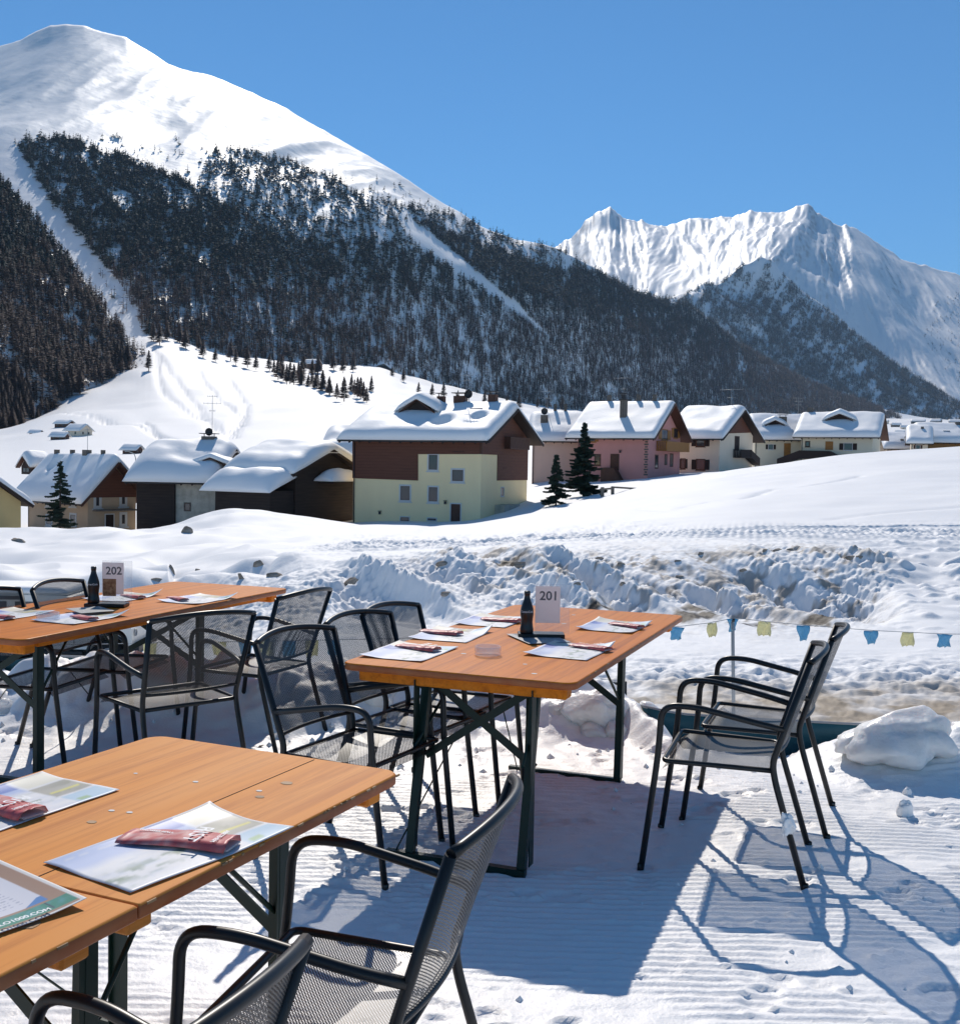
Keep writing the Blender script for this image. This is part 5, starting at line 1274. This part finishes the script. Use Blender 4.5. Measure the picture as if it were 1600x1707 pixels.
def holder(T, Y, pxb, num, label, poster):
    p = G(*pxb, TOP); r = empty('number_holder', (p.x, p.y, TOP), 0); tag(r, label, 'table number')
    MB().box((.050,0,.011), (.22,.10,.020), bev=.003).build('base', 'black_plastic', r)
    MB().box((.103,.012,.135), (.165,.0035,.235)).build('acrylic_stand', 'acrylic', r)
    MB().box((.080,.0085,.155), (.118,.001,.175)).build('number_card', 'white_paper', r)
    text_mesh('number', num, .060, 'grey_ink', r, (.085,.0072,.195), (R(90),0,0), bold=.0012)
    if poster: MB().box((.062,.0065,.105), (.072,.001,.095)).build('picture', 'poster_brown', r)
    b = MB().lathe([(0,0),(.027,0),(.0285,.006),(.0285,.022),(.0262,.034),(.0245,.052),(.0258,.070),(.0283,.088),(.0283,.104),(.0262,.120),(.0200,.142),(.0140,.162),(.0118,.176),(.0122,.182),(.0132,.184),(.0132,.196),(.0112,.200),(0,.200)], (0,0,.021), 28).build('bottle', 'black_plastic', r, loc=(-.019,-.012,0)); b.scale = (1.12,1.12,1.0)
    t = text_mesh('lettering', 'Coca-Cola', .0135, 'white_ink', b, (0,0,0), (0,0,0), bold=.0002)
    for v in t.data.vertices:                                 # wrap the script round the bottle
        a = v.co.x/.0287; v.co = Vector((math.sin(a)*.0292, -math.cos(a)*.0292, v.co.y+.021+.104))
    return r
holder(T1, Y1, (884,1062), '201', 'clear holder with card 201 and a black cola bottle on the right-hand table', False)
holder(T2, Y2, (163,1011), '202', 'clear holder with card 202, brown picture and black cola bottle on the left table', True)
def ashtray(px, py, label):
    p = G(px, py, TOP+.001); mb = MB()
    mb.lathe([(0,.0),(.053,.0),(.057,.004),(.055,.014),(.058,.02),(.057,.036),(.054,.039),(.050,.037),(.049,.012),(.0,.009)], (0,0,0), 32)
    o = mb.build('ashtray', 'ash_glass', loc=(p.x, p.y, TOP+.0015)); tag(o, label, 'ashtray', None)
ashtray(813,1092,'round clear glass ashtray near the front edge of table 201'); ashtray(80,1034,'round clear glass ashtray at the left end of table 202')
# ---------------------------------------------------------------- snow blocks and crumbs
def lump(name, label, c, s3, seed, rot=0, m='ice_snow', grp=None, cat='snow block', rough=.22, box=.75, taper=0):
    n1_, n2_ = 40, 26; th = np.linspace(0, 2*math.pi, n1_, endpoint=False); ph = np.linspace(.02, math.pi-.02, n2_)
    T_, P_ = np.meshgrid(th, ph); x, y, z = np.sin(P_)*np.cos(T_), np.sin(P_)*np.sin(T_), np.cos(P_)
    k = lambda v: np.sign(v)*np.abs(v)**box
    q = 1 + rough*(fbm(x*1.1+seed, y*1.1+z*1.3, 3, seed)) + .06*fbm(x*4+seed, y*4+z*4, 3, seed+1)
    # knock planar facets into it
    rr = random.Random(seed)
    V = np.stack([k(x), k(y), k(z)], -1)*q[...,None]
    for _ in range(7):
        nn = np.array([rr.uniform(-1,1), rr.uniform(-1,1), rr.uniform(-.6,1)]); nn /= np.linalg.norm(nn); lim = rr.uniform(.72,.95)
        d = V@nn; V = V - np.where(d > lim, (d-lim)*.85, 0)[...,None]*nn
    V[...,0] *= 1-taper*V[...,2]*.6; V[...,1] *= 1-taper*V[...,2]; V[...,0] += taper*.5*V[...,2]
    V = V*np.array(s3)/2; mb = MB()
    vs = V.reshape(-1,3).tolist(); fs = [(i*n1_+j, (i+1)*n1_+j, (i+1)*n1_+(j+1)%n1_, i*n1_+(j+1)%n1_) for i in range(n2_-1) for j in range(n1_)]
    mb.add(vs, fs, True); mb.f.append(list(range(n1_))); mb.sm.append(True); mb.mi.append(0); mb.f.append([(n2_-1)*n1_+j for j in range(n1_)][::-1]); mb.sm.append(True); mb.mi.append(0)
    o = mb.build(name, m, loc=c); o.rotation_euler = (0,0,R(rot)); tag(o, label, cat, grp); return o
def Wz(px, py, d): return W(px, py, d)
lump('snow_block', 'largest translucent block of old snow at the right end of the terrace', W(1500,1226,5.75), (.50,.36,.29), 63, -10, rough=.20, box=.8, taper=.42)
lump('snow_block', 'left wing of the largest snow block on the right', W(1440,1234,5.8), (.28,.24,.15), 67, 14, rough=.2, box=.85, taper=.3)
lump('snow_block', 'snow block at the right edge beyond the largest one', W(1606,1232,5.95), (.20,.25,.20), 13, 10)
lump('snow_block', 'rounded twin snow block on the berm behind table 201', W(976,1186,6.45), (.36,.3,.25), 14)
lump('snow_block', 'right half of the twin snow block behind table 201', W(1015,1188,6.5), (.25,.26,.23), 15)
lump('snow_block', 'small wedge of snow under the twin blocks, left one', W(985,1222,6.35), (.20,.2,.14), 16)
lump('snow_block', 'small wedge of snow under the twin blocks, right one', W(1022,1222,6.35), (.17,.2,.15), 17)
lump('snow_block', 'snow block on the berm left of the twin blocks', W(920,1186,6.5), (.24,.25,.18), 18)
lump('snow_block', 'snow block seen through the backrest of the middle chair', W(628,1163,6.5), (.25,.25,.18), 19)
lump('snow_block', 'snow block under the left table between its legs', W(70,1178,6.6), (.24,.25,.26), 20)
lump('snow_block', 'low snow block at the left edge under the table', W(22,1186,6.5), (.30,.25,.16), 21)
lump('snow_block', 'smooth snow slab behind the leg of table 202', W(262,1140,6.7), (.24,.2,.26), 22)
lump('snow_block', 'snow block beside the teal cloth', W(1085,1196,6.6), (.18,.2,.16), 23)
lump('snow_clod', 'small upright clod of snow lying alone right of the chairs', W(1508,1352,5.02), (.075,.06,.10), 24, cat='snow clod', m='roof_snow')
lump('snow_clod', 'tiny clod of snow in the shadow below the largest block', W(1512,1321,5.35), (.04,.04,.05), 25, cat='snow clod', m='roof_snow')
lump('snow_clod', 'clump of snow frozen to the leg of the nearer right-hand chair', W(1313,1372,4.02), (.045,.035,.075), 27, cat='snow clod', m='roof_snow', rough=.7)
crumbs = MB(); rc = random.Random(8)
for i in range(520):
    x, y = rc.uniform(-3.4,3.6), rc.uniform(2.2,6.6)
    if rc.random() > .25 + .75*max(0,(y-4.9)/1.6): continue
    s_ = rc.uniform(.005,.016)*(1.6 if y > 5.5 else 1); z = float(terrace(np.array(x), np.array(y)))+s_*.2; k = len(crumbs.v)
    pts = [(rc.uniform(.7,1.2)*a*s_, rc.uniform(.7,1.2)*b*s_, rc.uniform(.7,1.2)*c*s_) for a, b, c in ((1,0,0),(0,1,0),(-1,0,0),(0,-1,0),(0,0,1),(0,0,-1))]
    crumbs.add([(x+p[0], y+p[1], z+p[2]) for p in pts], [(0,1,4),(1,2,4),(2,3,4),(3,0,4),(1,0,5),(2,1,5),(3,2,5),(0,3,5)])
tag(crumbs.build('snow_crumbs', 'groomed_snow'), 'loose crumbs of snow strewn over the terrace', 'snow crumbs', kind='stuff')
setcol(bpy.data.objects['snow_crumbs'].data, np.ones((len(crumbs.v),3))*.87)
# dead leaf
p = G(426,1246,.01); lf = MB().add([(0,0,0),(.02,.012,.008),(.05,.004,.014),(.03,-.01,.004),(-.02,-.006,.006)], [(0,1,2,3),(0,3,4)]).build('dead_leaf','leaf_litter',loc=p); tag(lf, 'dead brown leaf on the snow behind the near table', 'leaf')
# ---------------------------------------------------------------- teal cloth fence, rail, jacket
def ztop(X): return np.interp(X, [-200,300,560,900,1045,1130,1250,1400,1600,1900],[1085,1100,1108,1160,1172,1190,1198,1206,1216,1224])
xs = np.arange(-200,1900,16.0); top = np.array([W(x, float(ztop(x)), float(np.interp(x,[1030,1080],[7.05,6.36]))+.02*math.sin(x*.03)) for x in xs])
rows = []
for k in range(8):
    q = top.copy(); q[:,2] -= k*.085; q[:,1] += .015*k + .035*np.sin(xs*.045+k*.5)*(k/7); rows.append(q)
cl_ = grid_obj('teal_cloth', np.stack(rows), 'teal_cloth'); tag(cl_, 'dark teal cloth strip hung along the rear edge of the terrace', 'cloth strip')
md = cl_.modifiers.new('thickness', 'SOLIDIFY'); md.thickness = .004
hem = MB().tube([tuple(t) for t in top[::2]], .008, 6).build('hem', 'rope', cl_)
rl = empty('metal_rail', W(1010,1137,7.6)); tag(rl, 'thin dark metal rail with a hoop beyond table 201', 'rail')
o_ = rl.location; lp = lambda x, y, d=7.6: W(x, y, d)-o_
MB().tube([lp(900,1131), lp(1044,1141)], .010, 6).build('bar', 'dark_metal', rl)
MB().tube(arc([lp(990,1178), lp(990,1140), lp(1010,1140), lp(1010,1172)], .05, 6), .008, 6).build('hoop', 'dark_metal', rl)
for x in (903, 1042): MB().tube([lp(x,1136), lp(x,1300)], .012, 6).build('post', 'dark_metal', rl)
nu, nv = 16, 10; U, V = np.meshgrid(np.linspace(0,1,nu), np.linspace(0,1,nv))
Pj = np.zeros((nv,nu,3))
for j in range(nv):
    for i in range(nu):
        t = V[j,i]; x = 968+(U[j,i]-.5)*(34+40*t); q = W(x, 1118+54*t, 7.45); Pj[j,i] = (q.x, q.y+.05*math.sin(U[j,i]*9+t*3)-.12*math.sin(math.pi*U[j,i]), q.z)
jk = grid_obj('dark_jacket', Pj, 'blue_cloth'); tag(jk, 'dark blue garment draped beyond the far end of table 201', 'jacket'); md = jk.modifiers.new('t','SOLIDIFY'); md.thickness = .02
# ---------------------------------------------------------------- bunting
D_B = 12.5
bt = empty('bunting', W(1224,1034,D_B)); tag(bt, 'string of small blue and pale yellow flags strung across the snow', 'bunting'); o_ = bt.location
zl_ = lambda X: np.interp(X, [-300,240,380,600,900,1127,1187,1224,1274,1339,1452,1513,1574,1700,1900],[1085,1072,1070,1066,1058,1045,1038,1030,1036,1042,1051,1054,1057,1058,1056])
ln = [W(x, float(zl_(x)), D_B)-o_ for x in range(-300,1900,20)]; MB().tube(ln, .004, 5).build('string', 'rope', bt)
fl = random.Random(4)
for (x, col) in ((1127,'b'),(1187,'y'),(1221,'b'),(1274,'y'),(1339,'b'),(1452,'b'),(1513,'y'),(1574,'b'),(1640,'y'),(1710,'b'),(1060,'y'),(555,'b'),(482,'b'),(410,'b'),(445,'y'),(365,'y'),(250,'y'),(520,'y'),(-60,'b')):
    t = W(x, float(zl_(x)), D_B)-o_; a = fl.uniform(-.9,.9) if x not in (1187,1221) else 1.25
    n_ = 7; m_ = 6; w_ = .165; hh = .165*fl.uniform(.85,1.1); P = np.zeros((m_, n_, 3))
    for j in range(m_):
        for i in range(n_):
            s_ = (i/(n_-1)-.5)*w_*(1-.28*j/(m_-1)); wv = .022*math.sin(i*1.5+j*.9+x); P[j,i] = (t.x+s_*math.cos(a*.5)-wv*.4, t.y+s_*math.sin(a*.5)+wv, t.z-.004-hh*j/(m_-1)+.012*math.sin(i*2+x)*(j/(m_-1)))
    f_ = grid_obj('flag', P, 'flag_blue' if col == 'b' else 'flag_yellow', parent=bt); md = f_.modifiers.new('t','SOLIDIFY'); md.thickness = .002
pl = empty('flag_pole', W(1222,1190,D_B)); tag(pl, 'thin grey steel pole holding up the flag string, blue flag wrapped round its top', 'pole'); o_ = pl.location
MB().tube([W(1224,1330,D_B)-o_, W(1221,1036,D_B)-o_], .020, 10).build('shaft', 'pole_grey', pl)
MB().lathe([(0,0),(.026,0),(.026,.03),(0,.034)], W(1221,1036,D_B)-o_, 12).build('pole_cap', 'dark_metal', pl)
# ---------------------------------------------------------------- stones in the snow
def stone(px, py, d, w, hh, label, seed, rot=0, tilt=0):
    q = hit(px, py); o = lump('stone', label, (q[0], q[1]+w*.1, q[2]), (w*.8, w*.5, hh*.75), seed, rot, 'soil_rock', None, 'stone', .18); o.rotation_euler = (0, R(tilt), R(rot)); return o
stone(430,944,34.5,.42,.45,'upright brown stone sticking out of the snow drift, left of the flat one',31,0,-32)
stone(457,961,33.5,.6,.32,'flat brown stone slab lying in the snow drift',32,0,2)
stone(403,966,34,.2,.6,'thin dark stone edge left of the stone slab in the drift',33,0,-22)
stone(286,952,35,.2,.6,'thin dark rock edge at the end of the blue shaded drift',34,0,-14)
stone(262,968,35,.6,.22,'row of rubble at the foot of the blue shaded drift',35)
stone(311,888,62,.7,.85,'pale brown rock with a snow cap in front of the stone barn',36)
stone(30,903,62,1.1,.45,'dark rock in the snow before the left houses',37,0,10)
stone(329,951,34,.22,.16,'small dark stone in the snow between the drifts',38)
for i, (x, y, d, w) in enumerate(((1133,957,31.2,.42),(1130,930,32,.35),(1040,968,30.6,.38),(1296,913,33.2,.5),(1318,912,33.2,.45),(1277,912,33.2,.35),(1434,925,33,.5),(1418,927,33,.7),(1035,935,31.8,.4),(737,935,31.5,.6),(868,939,31.5,.9),(1000,927,32.2,.5),(1240,945,32,.4),(590,965,30.5,.9),(745,985,29.5,.5),(1170,918,33,.4),(962,968,30.3,.3))):
    stone(x, y+6, d, w*.75, w*.42, 'brown clod of frozen earth in the ploughed snow bank', 60+i)['group'] = 'earth clods in the snow bank'
# ---------------------------------------------------------------- white off-road car
p = W(97,1107,29.2); car = empty('parked_car', (p.x, p.y, p.z)); tag(car, 'white boxy off-road car with snow on its roof, parked beyond the left table', 'car')
def side(pts, y0, y1): return [(x, y0, z) for x, z in pts]
hw = .88
prof = [(-2.25,.55),(-2.25,1.30),(-2.2,1.32),(2.05,1.28),(2.2,1.2),(2.22,.60),(1.95,.55)]
def wellprof():
    pts = [(-2.25,.52),(-2.25,1.25)]+[(1.0,1.27),(2.12,1.20),(2.22,1.10),(2.24,.55)]
    for cx in (1.62,-1.40): pts += [(cx+.50*math.cos(a), .42+.50*math.sin(a)) for a in [R(q) for q in range(15,166,15)]]
    return pts
body = MB(); body.prism([(x, -hw, z) for x, z in wellprof()], (0, 2*hw, 0)); b_ = body.build('body', 'car_paint', car)
cab = MB(); cab.prism([(x, -hw+.02, z) for x, z in [(-2.22,1.25),(-2.18,1.86),(-2.1,1.93),(.45,1.93),(.62,1.88),(.95,1.262)]], (0, 2*hw-.04, 0)); cab.build('cabin', 'car_paint', car)
MB().box((-.82,0,1.95),(2.7,1.6,.03)).build('roof_panel', 'car_paint', car)
roof_blanket(-2.2,.5,-.82,.82,50,lambda V: 1.96+V*0,.13,77,nu=30,nv=14,sag=0).build('roof_snow','roof_snow',car)
for (x0, x1, z0, z1) in ((.02,.66,1.35,1.76),(-.78,-.12,1.35,1.76),(-1.95,-1.0,1.35,1.76)):
    w_ = MB(); w_.box(((x0+x1)/2, -hw+.013, (z0+z1)/2), (x1-x0, .02, z1-z0), bev=.0); wo_ = w_.build('side_window', 'dark_glass', car)
MB().box((-1.3,-hw+.02,1.855),(1.5,.03,.10)).build('roof_window', 'dark_glass', car)
for x in (.74,-.05,-.88): MB().box((x,-hw-.001,.98),(.012,.006,.66)).build('door_gap', 'dark_metal', car)
MB().box((.12,-hw-.02,1.12),(.13,.03,.035)).build('door_handle', 'dark_metal', car); MB().box((1.0,-hw-.006,1.05),(.14,.02,.22)).build('air_vent', 'dark_metal', car)
for cx in (1.62,-1.40):
    ar = MB(); ar.tube([(cx+.53*math.cos(R(q)), -hw-.02, .42+.53*math.sin(R(q))) for q in range(0,181,12)], .045, 6); ar.build('wheel_arch', 'black_plastic', car)
    for sy in (-1, 1):
        wh = empty('wheel', (cx, sy*(hw-.14), .40)); wh.parent = car; wh.rotation_euler = (R(90),0,0)
        MB().lathe([(.2,-.12),(.34,-.13),(.39,-.10),(.40,0),(.39,.10),(.34,.13),(.2,.12)], n=28).build('tyre', 'tyre', wh)
        MB().lathe([(0,.06),(.05,.08),(.06,.05),(.15,.06),(.205,.11),(.215,.12),(.215,-.10),(0,-.1)], n=20).build('rim', 'rim', wh)
MB().box((2.33,0,.62),(.16,1.75,.20)).build('bumper', 'dark_metal', car); MB().box((-2.3,0,.60),(.1,1.7,.14)).build('bumper', 'dark_metal', car)
MB().box((0,0,.45),(4.2,1.3,.22)).build('chassis', 'dark_metal', car); MB().box((-.0,-hw+.05,.45),(1.9,.08,.08)).build('side_step', 'dark_metal', car)
for sy in (-.62,.62): MB().lathe([(0,0),(.10,0),(.09,.03)], (0,0,0), 14).build('headlight', 'rim', car, loc=(2.23, sy, .98)).rotation_euler = (0,R(90),0)
sp = MB(); sp.lathe([(.19,-.1),(.37,-.1),(.38,0),(.37,.1),(.19,.1)], n=20); q = sp.build('spare_wheel', 'tyre', car, loc=(-2.38,.1,1.1)); q.rotation_euler = (0,R(90),0)
# ================================================================ valley haze
def haze(dens):
    m = bpy.data.materials.new('haze'); m.use_nodes = True; n = m.node_tree.nodes; l = m.node_tree.links
    n.remove(n['Principled BSDF']); v = n.new('ShaderNodeVolumePrincipled')
    v.inputs['Color'].default_value = (.50,.72,1.0,1); v.inputs['Density'].default_value = dens; v.inputs['Anisotropy'].default_value = 0.0
    l.new(v.outputs[0], n['Material Output'].inputs['Volume'])
    MT['haze'] = m
    zs = [(float((o.matrix_world @ Vector(c)).z)) for o in bpy.data.objects if o.type == 'MESH' for c in o.bound_box]
    o = MB().box((0, 6000, (max(zs)+30+min(zs)-1)/2), (24000, 20000, max(zs)+30-(min(zs)-1))).build('haze', 'haze'); tag(o, kind='stuff')
haze(3.6e-5)
